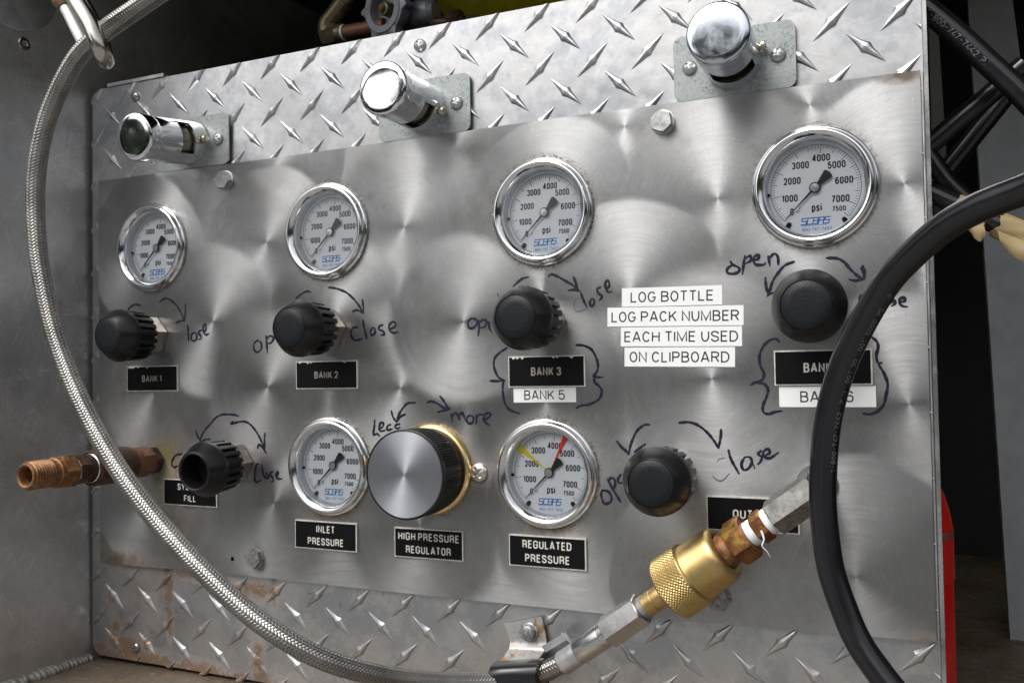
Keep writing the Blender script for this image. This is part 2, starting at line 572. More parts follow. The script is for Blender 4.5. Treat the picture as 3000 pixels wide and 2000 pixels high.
    rough = s.math('ADD', rough, s.math('MULTIPLY', dirt, 0.35))
    rough = s.math('ADD', rough, s.math('MULTIPLY', smear, 0.10))
    nb = s.bump(h, 0.16, 0.00006)
    nb = s.bump(s.noise(5.5, 2, 0.4), 0.35, 0.004, nb)
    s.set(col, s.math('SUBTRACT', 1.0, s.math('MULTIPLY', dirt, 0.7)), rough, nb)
    s.b.inputs['Anisotropic'].default_value = 0.72
    s.link(tan, s.b.inputs['Tangent'])
    return s.m

def mat_tread():
    s = N('tread_aluminium')
    s.P = s.node('NewGeometry').outputs['Position']
    a = s.noise(24, 7, 0.68)
    b = s.noise(130, 5, 0.7)
    c = s.noise(7, 4, 0.6)
    col = s.mix(s.step(a, 0.35, 0.65), (0.44, 0.44, 0.445), (0.66, 0.65, 0.635))
    blot = s.step(s.math('ADD', a, s.math('MULTIPLY', b, 0.35)), 0.60, 0.76)
    col = s.mix(s.math('MULTIPLY', blot, 0.75), col, (0.33, 0.35, 0.385))
    col = s.mix(s.math('MULTIPLY', s.step(b, 0.60, 0.72), 0.45), col, (0.33, 0.32, 0.30))
    low = s.spot(560, -90, 330, 90)
    pits = s.math('MULTIPLY', s.step(s.noise(420, 3, 0.6), 0.60, 0.68), s.math('MAXIMUM', s.spot(225, -8, 90, 26), s.spot(215, -50, 30, 40)))
    nz = s.step(s.noise(120, 8, 0.78), 0.38, 0.54)
    rust = None
    for (x, z, rx, rz, k) in [(20, -74, 130, 13, 1.2), (24, -66, 34, 16, 0.9), (70, -15, 7, 32, 1.2), (110, -76, 22, 10, 1.2), (14, -50, 8, 12, 0.8), (72, -40, 5, 26, 0.9), (155, -10, 30, 9, 1.1), (158, -65, 9, 26, 1.1), (173, -10, 6, 16, 0.9),
                              (12, -64, 10, 14, 0.9), (46, -60, 8, 14, 0.8), (40, -20, 60, 40, 0.35), (130, -78, 70, 8, 1.0), (8, -28, 8, 14, 0.7), (160, -74, 14, 14, 0.9), (100, -4, 60, 6, 0.6)]:
        m = s.math('MULTIPLY', s.math('MULTIPLY', s.spot(x, z, rx, rz), nz), k * 1.7)
        rust = m if rust is None else s.math('MAXIMUM', rust, m)
    rust = s.math('MINIMUM', rust, 0.85)
    rc = s.mix(s.noise(160, 3, 0.6), (0.05, 0.022, 0.008), (0.25, 0.115, 0.02))
    col = s.mix(s.math('MULTIPLY', pits, 0.7), col, (0.10, 0.10, 0.11))
    scr = s.scratches(0.7, 4, 0.008, 5)
    col = s.mix(s.math('MULTIPLY', scr, 0.3), col, (0.92, 0.92, 0.92))
    col = s.mix(rust, col, rc)
    rough = s.math('ADD', s.step(a, 0.3, 0.7, 0.42, 0.26), s.math('MULTIPLY', s.step(b, 0.3, 0.7), 0.10))
    rough = s.math('ADD', rough, s.math('MULTIPLY', rust, 0.4))
    nb = s.bump(s.math('ADD', s.math('MULTIPLY', b, 0.5), s.noise(500, 3, 0.6)), 0.25, 0.0001)
    nb = s.bump(c, 0.5, 0.004, nb)
    return s.set(col, s.math('SUBTRACT', 0.97, s.math('MULTIPLY', rust, 0.8)), rough, nb)

def mat_chrome(pit=0.5, rough=0.06, tint=(0.80, 0.81, 0.83), name='chrome', dirt=0.0):
    s = N(name)
    n = s.noise(700, 3, 0.6)
    m = s.math('MULTIPLY', s.step(n, 0.66, 0.70), s.step(s.noise(60, 2, 0.5), 0.45, 0.6))
    m = s.math('MULTIPLY', m, pit)
    film_and_reflection = s.step(s.noise(90, 5, 0.7), 0.42, 0.72)
    col = s.mix(m, tint, (0.16, 0.13, 0.10))
    col = s.mix(s.math('MULTIPLY', film_and_reflection, dirt), col, (0.30, 0.27, 0.22))
    r = s.math('ADD', s.math('MULTIPLY', film_and_reflection, 0.10 + dirt * 0.4), rough)
    nb = s.bump(s.math('ADD', n, s.noise(110, 3, 0.5)), 0.06, 0.0001)
    return s.set(col, 1.0, r, nb)

def mat_galv(speck=0.6, name='galvanised_steel', rust=0.0, base=(0.33, 0.355, 0.35)):
    s = N(name)
    v = s.node('TexVoronoi', feature='F1')
    v.inputs['Scale'].default_value = 480
    s.link(s.P, v.inputs['Vector'])
    a = s.noise(55, 5, 0.65)
    b = s.noise(560, 3, 0.75)
    dens = s.step(a, 0.36, 0.60)
    sp = s.math('MULTIPLY', s.step(b, 0.52, 0.57), dens)
    col = s.mix(s.noise(160, 4, 0.6), tuple(c * 0.78 for c in base), tuple(min(1, c * 1.2) for c in base))
    col = s.mix(s.math('MULTIPLY', sp, speck), col, (0.10, 0.095, 0.085))
    if rust:
        m = s.math('MULTIPLY', s.step(s.noise(130, 5, 0.7), 0.52, 0.62), rust)
        col = s.mix(m, col, s.mix(s.noise(300, 3, 0.6), (0.20, 0.07, 0.02), (0.45, 0.24, 0.07)))
    nb = s.bump(b, 0.25, 0.0001)
    return s.set(col, 0.55, s.step(a, 0.3, 0.7, 0.50, 0.36), nb)

def mat_metal(name, c1, c2, rough=0.35, metal=1.0, scale=120, bump=0.15, c3=None, k3=0.6):
    s = N(name)
    a = s.noise(scale, 6, 0.65)
    col = s.mix(s.step(a, 0.36, 0.64), c1, c2)
    if c3:
        col = s.mix(s.math('MULTIPLY', s.step(s.noise(scale * 2.3, 5, 0.7), 0.50, 0.64), k3), col, c3)
    nb = s.bump(s.noise(scale * 6, 4, 0.65), bump, 0.0001)
    return s.set(col, metal, s.step(a, 0.3, 0.7, rough * 0.8, rough * 1.3), nb)

def mat_plain(name, c, rough=0.5, metal=0.0, var=0.15, scale=80, bump=0.0, bscale=900, **kw):
    s = N(name)
    a = s.noise(scale, 5, 0.6)
    col = s.mix(a, tuple(x * (1 - var) for x in c), tuple(min(1, x * (1 + var)) for x in c))
    nb = s.bump(s.noise(bscale, 3, 0.6), bump, 0.0002) if bump else None
    return s.set(col, metal, s.step(a, 0.3, 0.7, rough * 0.9, rough * 1.1), nb, **kw)

def mat_wall():
    s = N('scuffed_sheet_aluminium')
    Pz = s.node('SeparateXYZ')
    s.link(s.P, Pz.inputs[0])
    a = s.noise(8, 6, 0.65)
    b = s.noise(45, 6, 0.7)
    # the same scratch pattern, laid in the YZ plane of the wall
    perm = s.node('CombineXYZ')
    s.link(Pz.outputs[1], perm.inputs[0])
    s.link(Pz.outputs[2], perm.inputs[2])
    keep = s.P
    s.P = perm.outputs[0]
    scr = s.scratches(0.5, 8, 0.013, 3)
    s.P = keep
    col = s.mix(s.step(a, 0.35, 0.65), (0.47, 0.475, 0.49), (0.64, 0.635, 0.63))
    col = s.mix(s.math('MULTIPLY', s.step(b, 0.5, 0.7), 0.35), col, (0.24, 0.20, 0.18))
    col = s.mix(s.math('MULTIPLY', scr, 0.7), col, (0.85, 0.85, 0.86))
    nb = s.bump(a, 0.5, 0.006)
    nb = s.bump(b, 0.15, 0.0004, nb)
    return s.set(col, 0.75, s.step(b, 0.3, 0.7, 0.46, 0.34), nb)

def mat_floor():
    s = N('rusty_floor_plate')
    a = s.noise(14, 7, 0.7)
    b = s.noise(110, 6, 0.7)
    col = s.mix(s.step(a, 0.38, 0.62), (0.17, 0.145, 0.115), (0.10, 0.07, 0.045))
    col = s.mix(s.math('MULTIPLY', s.step(b, 0.5, 0.66), 0.6), col, (0.30, 0.19, 0.09))
    col = s.mix(s.math('MULTIPLY', s.step(s.noise(260, 4, 0.7), 0.60, 0.70), 0.6), col, (0.55, 0.53, 0.50))
    nb = s.bump(b, 0.5, 0.0006)
    return s.set(col, 0.25, s.step(b, 0.3, 0.7, 0.6, 0.42), nb)

def mat_glass():
    m = bpy.data.materials.new('gauge_glass')
    m.use_nodes = True
    t = m.node_tree
    t.nodes.clear()
    o = t.nodes.new('ShaderNodeOutputMaterial')
    mx = t.nodes.new('ShaderNodeMixShader')
    tr = t.nodes.new('ShaderNodeBsdfTransparent')
    tr.inputs[0].default_value = (1, 1, 1, 1)
    gl = t.nodes.new('ShaderNodeBsdfGlossy')
    gl.inputs['Roughness'].default_value = 0.04
    fr = t.nodes.new('ShaderNodeFresnel')
    fr.inputs['IOR'].default_value = 1.42
    t.links.new(fr.outputs[0], mx.inputs[0])
    t.links.new(tr.outputs[0], mx.inputs[1])
    t.links.new(gl.outputs[0], mx.inputs[2])
    t.links.new(mx.outputs[0], o.inputs[0])
    return m

def mat_radial(name, c, rough=0.28, aniso=0.85):
    """lathe-turned face: brush lines run in circles round the part's own axis"""
    s = N(name)
    rad = s.vmath('MULTIPLY', s.P, (1, 0, 1))
    tan = s.vmath('NORMALIZE', rad)
    comb = s.node('CombineXYZ')
    s.link(s.math('MULTIPLY', s.vmath('LENGTH', rad), 2500.0), comb.inputs[0])
    rings = s.noise(1.0, 2, 0.6, comb.outputs[0])
    col = s.mix(rings, tuple(x * 0.92 for x in c), tuple(min(1, x * 1.08) for x in c))
    col = s.mix(s.math('MULTIPLY', s.scratches(1.6, 3, 0.01, 9), 0.4), col, (0.95, 0.95, 0.95))
    s.set(col, 1.0, rough, s.bump(rings, 0.10, 0.00005))
    s.b.inputs['Anisotropic'].default_value = aniso
    s.link(tan, s.b.inputs['Tangent'])
    return s.m

def mat_patina():
    s = N('tarnished_brass')
    a = s.noise(150, 6, 0.7)
    col = s.mix(s.step(a, 0.38, 0.60), (0.13, 0.048, 0.022), (0.30, 0.13, 0.045))
    col = s.mix(s.math('MULTIPLY', s.step(s.noise(60, 4, 0.6), 0.54, 0.60), 0.85), col, (0.42, 0.27, 0.06))
    return s.set(col, 0.75, s.step(a, 0.3, 0.7, 0.50, 0.34), s.bump(a, 0.25, 0.0002))

M = dict(
    stainless=mat_stainless(), tread=mat_tread(), chrome=mat_chrome(), bezel=mat_chrome(0.9, 0.07, name='bezel_chrome', dirt=0.12),
    oldchrome=mat_chrome(1.0, 0.10, name='worn_bezel_chrome', dirt=0.30), galv=mat_galv(), galvrust=mat_galv(0.4, 'rusty_galvanised_steel', 0.95, (0.40, 0.40, 0.39)),
    wall=mat_wall(), floor=mat_floor(), glass=mat_glass(), patina=mat_patina(),
    steel=mat_metal('machined_steel', (0.50, 0.50, 0.50), (0.66, 0.65, 0.64), 0.24, scale=60),
    caststeel=mat_metal('cast_steel', (0.15, 0.147, 0.14), (0.31, 0.305, 0.29), 0.42, scale=200, bump=0.5),
    ferrule=mat_metal('dull_aluminium', (0.42, 0.43, 0.45), (0.56, 0.56, 0.57), 0.45, 0.8, 90),
    bolt=mat_metal('zinc_bolt', (0.42, 0.44, 0.44), (0.62, 0.63, 0.62), 0.36, 0.9, 260, 0.3, (0.22, 0.15, 0.10), 0.5),
    rustbolt=mat_metal('rusting_bolt', (0.26, 0.27, 0.28), (0.42, 0.43, 0.44), 0.42, 0.7, 200, 0.6, (0.13, 0.055, 0.025), 0.9),
    darkscrew=mat_metal('dark_screw_steel', (0.26, 0.25, 0.25), (0.40, 0.39, 0.38), 0.28, 1.0, 200),
    bigscrew=mat_metal('satin_screw_steel', (0.58, 0.55, 0.51), (0.66, 0.62, 0.58), 0.34, 1.0, 40, 0.03),
    braid=mat_metal('stainless_braid_wire', (0.25, 0.24, 0.228), (0.37, 0.355, 0.335), 0.33, 1.0, 50, 0.1),
    braidcore=mat_plain('hose_core', (0.02, 0.018, 0.016), 0.8),
    brass=mat_metal('gold_brass', (0.50, 0.355, 0.14), (0.62, 0.45, 0.20), 0.38, 1.0, 60, 0.1, (0.42, 0.26, 0.08), 0.25),
    ringbrass=mat_metal('ring_brass', (0.74, 0.55, 0.24), (0.86, 0.66, 0.34), 0.26, 1.0, 40, 0.05),
    copper=mat_metal('copper_fitting', (0.13, 0.052, 0.024), (0.23, 0.098, 0.036), 0.46, 0.5, 110, 0.3, (0.48, 0.34, 0.14), 0.4),
    oldpipe=mat_metal('brown_corroded_brass', (0.045, 0.026, 0.020), (0.11, 0.062, 0.042), 0.46, 0.6, 190, 0.5, (0.18, 0.10, 0.06), 0.4),
    pinkpipe=mat_metal('reddish_corroded_brass', (0.17, 0.078, 0.05), (0.25, 0.12, 0.078), 0.50, 0.6, 150, 0.4, (0.14, 0.07, 0.05), 0.6),
    silvercap=mat_metal('pale_satin_rod', (0.62, 0.61, 0.58), (0.76, 0.75, 0.71), 0.42, 0.55, 60),
    hook=mat_metal('tarnished_nickel', (0.44, 0.41, 0.37), (0.62, 0.59, 0.54), 0.22, 1.0, 40, 0.1, (0.28, 0.20, 0.14), 0.4),
    grip=mat_plain('brown_knurled_grip', (0.13, 0.07, 0.04), 0.55, 0.4, 0.3),
    plastic=mat_plain('black_plastic', (0.007, 0.007, 0.008), 0.30, bump=0.12, bscale=300, Specular_IOR_Level=0.42),
    textured=mat_plain('pebbled_black_plastic', (0.010, 0.011, 0.013), 0.40, bump=1.0, bscale=700, Specular_IOR_Level=0.22),
    plasticdark=mat_plain('black_bore', (0.008, 0.008, 0.009), 0.5),
    anodised=mat_metal('black_anodised', (0.018, 0.018, 0.019), (0.03, 0.03, 0.031), 0.34, 0.6, 100),
    rubber=mat_plain('black_hose_jacket', (0.008, 0.008, 0.010), 0.23, var=0.5, scale=60, bump=0.4, bscale=220, Specular_IOR_Level=0.5),
    rubberprint=mat_plain('hose_print', (0.13, 0.14, 0.15), 0.6),
    tape=mat_plain('black_vinyl_tape', (0.010, 0.010, 0.012), 0.24, bump=0.15, bscale=60),
    ptfe=mat_plain('white_thread_tape', (0.78, 0.80, 0.82), 0.5, var=0.06),
    masking=mat_plain('masking_tape', (0.27, 0.20, 0.095), 0.6, var=0.18, scale=60, bump=0.5, bscale=160),
    dial=mat_plain('dial_white', (0.89, 0.925, 0.97), 0.45, var=0.01, scale=40),
    dialwall=mat_plain('dial_wall_grey', (0.62, 0.64, 0.66), 0.35, 0.3, var=0.2),
    ink=mat_plain('dial_black_ink', (0.015, 0.016, 0.02), 0.5),
    blue=mat_plain('dial_blue_ink', (0.01, 0.19, 0.60), 0.5),
    needle=mat_plain('needle_black', (0.012, 0.012, 0.016), 0.4),
    hub=mat_metal('needle_hub', (0.50, 0.50, 0.50), (0.66, 0.66, 0.66), 0.3),
    yellow=mat_plain('yellow_pointer', (0.85, 0.70, 0.02), 0.5, var=0.05),
    red=mat_plain('red_pointer', (0.80, 0.04, 0.02), 0.5, var=0.05),
    redpaint=mat_metal('red_cylinder_paint', (0.50, 0.006, 0.006), (0.66, 0.012, 0.010), 0.38, 0.0, 18, 0.1, (0.30, 0.10, 0.08), 0.12),
    redworn=mat_metal('scraped_red_paint', (0.34, 0.02, 0.02), (0.16, 0.09, 0.08), 0.55, 0.0, 260, 0.4),
    yellowpaint=mat_metal('yellow_tank_paint', (0.42, 0.36, 0.01), (0.52, 0.45, 0.015), 0.5, 0.0, 30, 0.2, (0.10, 0.07, 0.03), 0.3),
    castgrey=mat_metal('grey_die_cast', (0.24, 0.25, 0.28), (0.34, 0.35, 0.39), 0.45, 0.6, 120, 0.3),
    olive=mat_metal('olive_brass', (0.12, 0.10, 0.06), (0.20, 0.17, 0.10), 0.4, 0.7, 100, 0.3),
    plate=mat_metal('label_rim', (0.62, 0.60, 0.56), (0.78, 0.76, 0.72), 0.45, 0.4, 400, 0.1, (0.30, 0.22, 0.12), 0.4),
    plateblack=mat_plain('label_black', (0.004, 0.004, 0.005), 0.42, bump=0.08, bscale=1200, Specular_IOR_Level=0.15),
    platetext=mat_plain('label_lettering', (0.60, 0.58, 0.54), 0.5, 0.2, var=0.2, scale=1400),
    platetext_dim=mat_plain('worn_label_lettering', (0.40, 0.36, 0.32), 0.5, 0.3, var=0.25, scale=1400),
    paper=mat_plain('white_label_tape', (0.80, 0.81, 0.80), 0.32, var=0.03, scale=30),
    paperink=mat_plain('label_tape_ink', (0.02, 0.02, 0.025), 0.5),
    marker=mat_plain('marker_ink', (0.012, 0.009, 0.024), 0.32, var=0.5, scale=300),
    markerfaint=mat_plain('faded_marker_ink', (0.16, 0.16, 0.19), 0.35, 0.4, var=0.4, scale=400),
    black=mat_plain('near_black_matt', (0.012, 0.012, 0.012), 0.7),  # even near-black for ceiling, back wall and right wall
    greypost=mat_metal('grey_painted_steel', (0.24, 0.26, 0.275), (0.30, 0.32, 0.335), 0.6, 0.0, 60, 0.4),
    oliveplate=mat_plain('dark_olive_sheet', (0.016, 0.017, 0.012), 0.6),
    weld=mat_metal('weld_metal', (0.20, 0.19, 0.175), (0.34, 0.33, 0.31), 0.5, 0.5, 70, 0.6, (0.20, 0.12, 0.06), 0.4),
    edge=mat_metal('sawn_edge', (0.50, 0.50, 0.50), (0.66, 0.66, 0.65), 0.35, 1.0, 50),
    foliage=mat_plain('foliage', (0.035, 0.07, 0.022), 0.6, var=0.5, scale=0.8),
    ground=mat_plain('pale_gravel', (0.21, 0.21, 0.205), 0.85, var=0.3, scale=3.0),
)

# hand-written marks on the panel, centre lines in panel millimetres (x, z)
WRITING = {
    'bank_1_arrows': [[(31.6,202.6),(34.3,205.4),(38.2,207.2),(42.1,207.6),(46.0,206.3)],[(66.0,208.4),(69.8,210.5),(73.6,210.8),(78.9,208.6),(84.1,204.4),(88.5,198.6),(91.4,192.3)],[(92.7,205.4),(92.5,199.6),(91.7,192.3)],[(83.2,191.4),(86.9,192.7),(91.4,192.6)]],
    'bank_1_close': [[(90.1,184.4),(86.8,184.0),(84.1,180.6),(83.8,176.7),(86.8,174.6),(90.0,175.4)],[(94.6,188.8),(95.3,183.7),(95.6,176.9)],[(101.6,183.5),(98.9,181.9),(98.3,178.5),(100.8,176.8),(103.7,178.4),(103.7,181.7),(101.6,183.5)],[(109.6,184.9),(106.7,184.2),(105.9,182.2),(108.1,180.5),(108.0,178.3),(105.6,177.8)],[(111.0,183.2),(113.2,185.3),(112.5,189.3),(110.6,187.7),(111.0,183.2),(113.1,181.1),(116.0,182.1)]],
    'bank_2_arrows': [[(197.7,204.3),(202.3,207.5),(207.5,209.6),(211.6,209.2)],[(226.9,211.6),(231.7,211.0),(238.1,209.1),(243.1,206.8),(248.5,202.4),(252.8,197.6),(256.3,192.3)],[(255.9,201.4),(256.6,196.9),(256.6,191.8)],[(247.8,193.7),(251.5,194.3),(256.6,192.0)]],
    'bank_2_open': [[(162.7,175.6),(159.3,173.0),(159.5,168.6),(162.6,166.7),(166.0,169.0),(166.1,173.3),(162.7,175.6)],[(170.6,178.6),(171.2,172.7),(171.8,166.0)],[(170.8,175.9),(174.2,178.5),(177.6,176.8),(175.5,173.6),(172.2,172.8)]],
    'bank_2_close': [[(251.3,182.3),(247.6,181.9),(245.7,177.9),(248.1,173.7),(251.2,173.1),(254.8,174.0)],[(256.2,186.7),(257.4,180.6),(259.4,173.4)],[(264.0,181.4),(262.2,178.9),(263.3,176.3),(266.0,177.7),(265.8,180.8),(264.0,181.4)],[(272.4,183.1),(269.6,182.2),(269.6,180.1),(272.9,178.5),(273.5,176.5),(270.7,176.1)],[(278.3,179.9),(282.4,181.7),(282.7,184.2),(280.1,184.8),(277.7,182.4),(278.3,178.9),(281.2,177.3),(284.5,177.8)]],
    'bank_3_arrows': [[(373.1,204.7),(375.7,206.9),(379.9,209.5),(384.1,210.2)],[(361.7,200.5),(362.2,198.3)],[(398.1,209.9),(400.4,211.0),(405.3,209.0),(410.2,206.0),(415.1,203.0),(418.8,199.5)],[(415.2,208.5),(416.4,205.7),(417.6,201.9),(418.6,199.6)],[(411.6,200.2),(415.1,200.4),(418.6,199.6)]],
    'bank_3_close': [[(418.9,194.5),(416.1,193.7),(415.4,190.0),(417.0,186.5),(420.7,186.9),(424.6,188.7)],[(419.8,199.0),(421.3,194.4),(423.7,189.2)],[(427.2,194.1),(425.9,191.9),(426.8,189.5),(428.7,190.8),(428.6,193.6),(427.2,194.1)],[(433.1,201.1),(430.9,199.9),(431.6,197.5),(433.9,195.6),(433.4,193.8),(432.0,193.0)],[(436.9,199.5),(439.1,201.7),(438.3,204.9),(436.7,204.1),(436.5,200.9),(438.3,197.7),(440.4,198.0)]],
    'bank_3_open': [[(341.8,185.0),(339.3,182.7),(340.1,178.8),(343.3,178.7),(346.1,181.5),(345.0,184.4),(341.8,185.0)],[(347.2,183.4),(347.6,178.5),(346.8,173.5)],[(347.1,181.4),(350.4,183.7),(353.1,182.7),(352.0,179.3),(348.7,178.5)],[(355.0,182.1),(355.1,178.3),(356.7,175.8)]],
    'bank_3_braces': [[(367.6,164.7),(363.3,162.3),(359.3,159.0),(357.9,154.8),(358.9,150.0),(361.4,145.6),(365.6,143.5)],[(355.0,143.5),(358.8,143.2),(365.1,143.3)],[(364.9,143.1),(364.2,139.0),(364.7,132.3),(366.4,127.1),(370.0,124.0),(376.2,121.9)],[(416.3,165.4),(421.2,164.9),(426.0,162.6),(428.8,158.5),(430.5,153.0),(429.8,148.5),(427.6,145.8),(429.5,145.0),(433.8,144.8)],[(428.1,144.8),(428.0,142.1),(430.8,139.4),(432.7,136.2),(430.7,131.2),(424.3,128.0),(418.5,127.1),(415.5,125.6)]],
    'less_more_arrows': [[(297.8,129.1),(292.1,128.8),(288.5,126.1),(285.0,121.6),(282.5,116.1)],[(278.6,123.4),(279.7,119.6),(282.5,115.8)],[(289.6,121.1),(286.1,119.6),(282.8,115.8)],[(307.0,129.1),(310.4,130.0),(314.8,128.6),(319.3,126.1),(324.6,124.7)],[(317.2,133.5),(319.9,130.5),(322.1,127.1),(324.6,124.7)],[(315.3,122.7),(319.2,123.7),(324.6,124.7)]],
    'less_word': [[(264.8,117.0),(264.5,112.4),(263.5,106.8),(266.5,107.6),(268.5,106.2)],[(268.5,110.9),(271.3,112.5),(271.9,115.0),(269.6,115.0),(268.3,111.4),(269.7,109.4),(273.0,110.0)],[(277.8,114.0),(275.2,113.0),(275.2,110.3),(279.0,111.0)],[(284.9,114.6),(281.9,113.6),(281.5,112.1),(283.6,111.4),(285.3,112.4)]],
    'more_word': [[(325.4,121.7),(326.0,118.8),(326.4,116.4)],[(326.1,119.8),(328.6,122.2),(330.5,120.8),(331.9,117.4)],[(331.6,120.3),(333.8,122.5),(335.2,120.3),(336.3,117.2)],[(339.6,120.8),(337.3,118.9),(338.4,115.5),(341.6,116.0),(342.2,119.4),(339.6,120.8)],[(344.4,120.9),(344.6,118.0),(344.1,115.1)],[(344.4,118.9),(346.1,120.9),(349.0,121.4)],[(349.8,117.5),(353.0,119.0),(355.2,120.9),(353.6,122.3),(350.7,120.9),(349.8,117.5),(351.9,115.6),(353.8,114.4)]],
    'outlet_arrows': [[(462.9,115.6),(459.5,115.2),(455.3,112.0),(452.4,107.1),(450.4,101.7),(449.4,97.2)],[(442.0,105.1),(444.8,101.6),(447.5,99.4),(449.3,97.0)],[(460.1,103.7),(456.9,101.4),(453.1,98.6)],[(481.7,116.9),(483.7,117.1),(488.1,117.2),(493.3,115.3),(498.5,111.2),(502.3,106.5),(504.8,102.3)],[(506.7,113.0),(506.4,108.7),(505.0,102.3)]],
    'bank_4_open': [[(514.7,211.9),(515.9,210.1),(519.3,208.2),(519.6,206.0),(516.2,204.7),(512.6,205.6),(513.0,208.2),(515.9,210.1)],[(523.2,214.8),(522.3,210.2),(521.5,204.2)],[(522.8,213.1),(526.2,214.6),(526.5,212.0),(523.1,210.1)],[(528.2,211.9),(530.7,212.6),(531.2,214.7),(529.1,214.4),(528.2,211.9),(529.4,209.3),(534.0,209.0),(534.8,210.2)],[(536.6,213.5),(537.0,210.9),(537.3,208.0)],[(536.9,212.2),(539.9,215.0),(541.9,213.2),(542.2,208.5)]],
    'bank_4_arrows': [[(550.8,209.6),(545.9,207.9),(542.1,203.9),(538.7,199.0),(536.4,191.5)],[(534.6,201.3),(534.9,196.7),(536.0,191.1)],[(539.3,192.4),(536.9,191.7),(535.6,190.7)],[(568.8,210.6),(574.3,210.1),(578.1,207.9),(581.1,204.1),(584.1,200.6),(587.8,197.6)],[(588.0,204.9),(589.1,201.1),(588.7,197.5)],[(587.4,203.7),(588.5,201.2),(588.3,197.9)],[(580.9,197.7),(584.0,197.0),(588.2,197.5)]],
    'bank_4_close': [[(589.3,188.2),(586.8,188.3),(586.0,185.9),(586.3,184.2)],[(601.8,183.5),(603.7,185.1),(604.4,183.4),(602.5,181.9)],[(606.6,183.7),(609.2,184.4),(608.9,186.4),(607.1,185.7),(606.6,183.3),(608.1,181.7),(610.5,181.2)]],
    'bank_4_braces': [[(541.5,164.0),(539.5,165.7),(535.8,164.6),(532.4,161.3),(530.2,156.3),(530.5,150.4),(532.4,146.1),(531.5,142.3),(527.3,140.7),(524.8,139.2)],[(528.1,140.4),(532.3,139.8),(534.5,136.8),(533.8,132.6),(531.6,127.6),(531.5,123.8),(534.3,122.3),(538.5,123.6),(542.4,124.1)],[(591.9,165.0),(594.1,162.9),(595.0,159.7),(593.9,154.9),(594.6,150.9),(596.4,150.8)],[(595.1,149.6),(597.8,144.4),(599.3,138.8),(598.2,132.4),(596.9,127.6),(593.5,124.0),(589.7,122.4),(586.3,122.9)]],
    'outlet_close': [[(508.5,96.4),(505.0,95.5),(504.0,94.0)],[(500.9,85.8),(503.9,83.1),(507.3,83.4),(511.0,87.4)],[(510.8,101.0),(512.3,95.5),(516.6,87.5)],[(520.0,96.9),(518.2,93.1),(519.4,89.7),(522.3,90.7),(524.3,94.1),(523.3,97.0),(520.4,97.2)],[(525.3,92.8),(525.7,90.6)],[(529.7,100.9),(528.0,99.2),(530.0,97.2),(529.1,94.6),(527.8,93.3)],[(531.3,98.0),(534.6,100.0),(533.8,102.0),(531.5,101.0),(530.9,98.0),(534.5,96.9),(539.4,100.1)]],
    'outlet_open': [[(431.9,74.6),(430.9,71.9),(432.7,66.6),(436.5,67.2),(437.7,70.4),(435.7,73.9),(431.9,74.6)],[(435.4,81.5),(438.6,75.8),(443.6,67.7)],[(435.8,80.2),(437.7,82.5),(440.1,81.2),(440.0,77.2),(438.1,75.8)],[(443.9,84.5),(442.3,82.2),(442.6,79.5),(444.8,79.6)]],
    'fill_arrows': [[(144.2,119.3),(138.7,120.3),(128.2,120.2),(121.8,117.7),(116.4,112.7),(111.0,108.1),(107.2,102.6),(106.0,98.5)],[(102.1,108.0),(103.4,104.7),(106.1,100.5)],[(116.3,101.5),(110.9,101.0),(106.6,98.9)],[(138.7,115.2),(136.6,113.3),(140.2,114.1),(147.0,115.2),(153.2,114.2),(159.3,109.4),(164.3,102.7),(168.2,95.1)],[(168.9,106.7),(168.3,102.3),(168.4,95.1)],[(161.7,95.4),(163.2,98.2),(166.2,96.3),(169.7,92.3)]],
    'fill_close': [[(163.0,84.1),(160.5,82.9),(159.1,78.0),(158.8,73.1),(160.3,70.4),(164.9,72.1)],[(165.3,83.4),(166.5,78.2),(168.0,73.0)],[(170.2,77.5),(169.0,75.5),(170.2,73.5),(171.8,75.2),(170.2,77.5)],[(176.1,78.9),(173.8,77.6),(173.8,75.6),(176.0,74.1),(175.5,71.7),(174.2,70.6)],[(179.5,75.4),(180.8,77.8),(179.5,78.6),(178.5,76.2),(180.0,73.8),(184.1,73.6)]],
    'fill_open': [[(87.7,89.8),(82.3,88.8),(79.0,85.8),(77.6,81.5),(80.0,79.2),(83.4,80.4)]],
}
# ================================================================== the setting
TREAD_Y = 3.0            # the tread sheet lies 3 mm behind the front of the stainless panel
GX = [59.3, 226.6, 394.6, 563.2]
GZ, GZ2 = 251.8, 84.0
gauges = [(GX[0], GZ), (GX[1], GZ), (GX[2], GZ), (GX[3], GZ), (GX[1], GZ2), (GX[2], GZ2)]

def sheet(outline, holes, y0, y1, n=48):
    """a flat sheet with round holes and real thickness"""
    bm = bmesh.new()
    loops = [outline] + [[(cx + r * math.cos(2 * PI * i / n), cz + r * math.sin(2 * PI * i / n)) for i in range(n)] for cx, cz, r in holes]
    edges, rings = [], []
    for lp in loops:
        vs = [bm.verts.new((x, y0, z)) for x, z in lp]
        rings.append(vs)
        edges += [bm.edges.new((vs[i], vs[(i + 1) % len(vs)])) for i in range(len(vs))]
    bmesh.ops.triangle_fill(bm, use_beauty=True, use_dissolve=False, edges=edges, normal=(0, -1, 0))
    bm.verts.index_update()
    b = B()
    front = [tuple(v.co) for v in bm.verts]
    fs = [tuple(v.index for v in f.verts) for f in bm.faces]
    n0 = len(front)
    b.v = front + [(x, y1, z) for x, y, z in front]
    b.f = fs + [tuple(i + n0 for i in reversed(f)) for f in fs]
    for vs in rings:
        for i in range(len(vs)):
            a, c = vs[i].index, vs[(i + 1) % len(vs)].index
            b.f.append((a, c, c + n0, a + n0))
    bm.free()
    return b

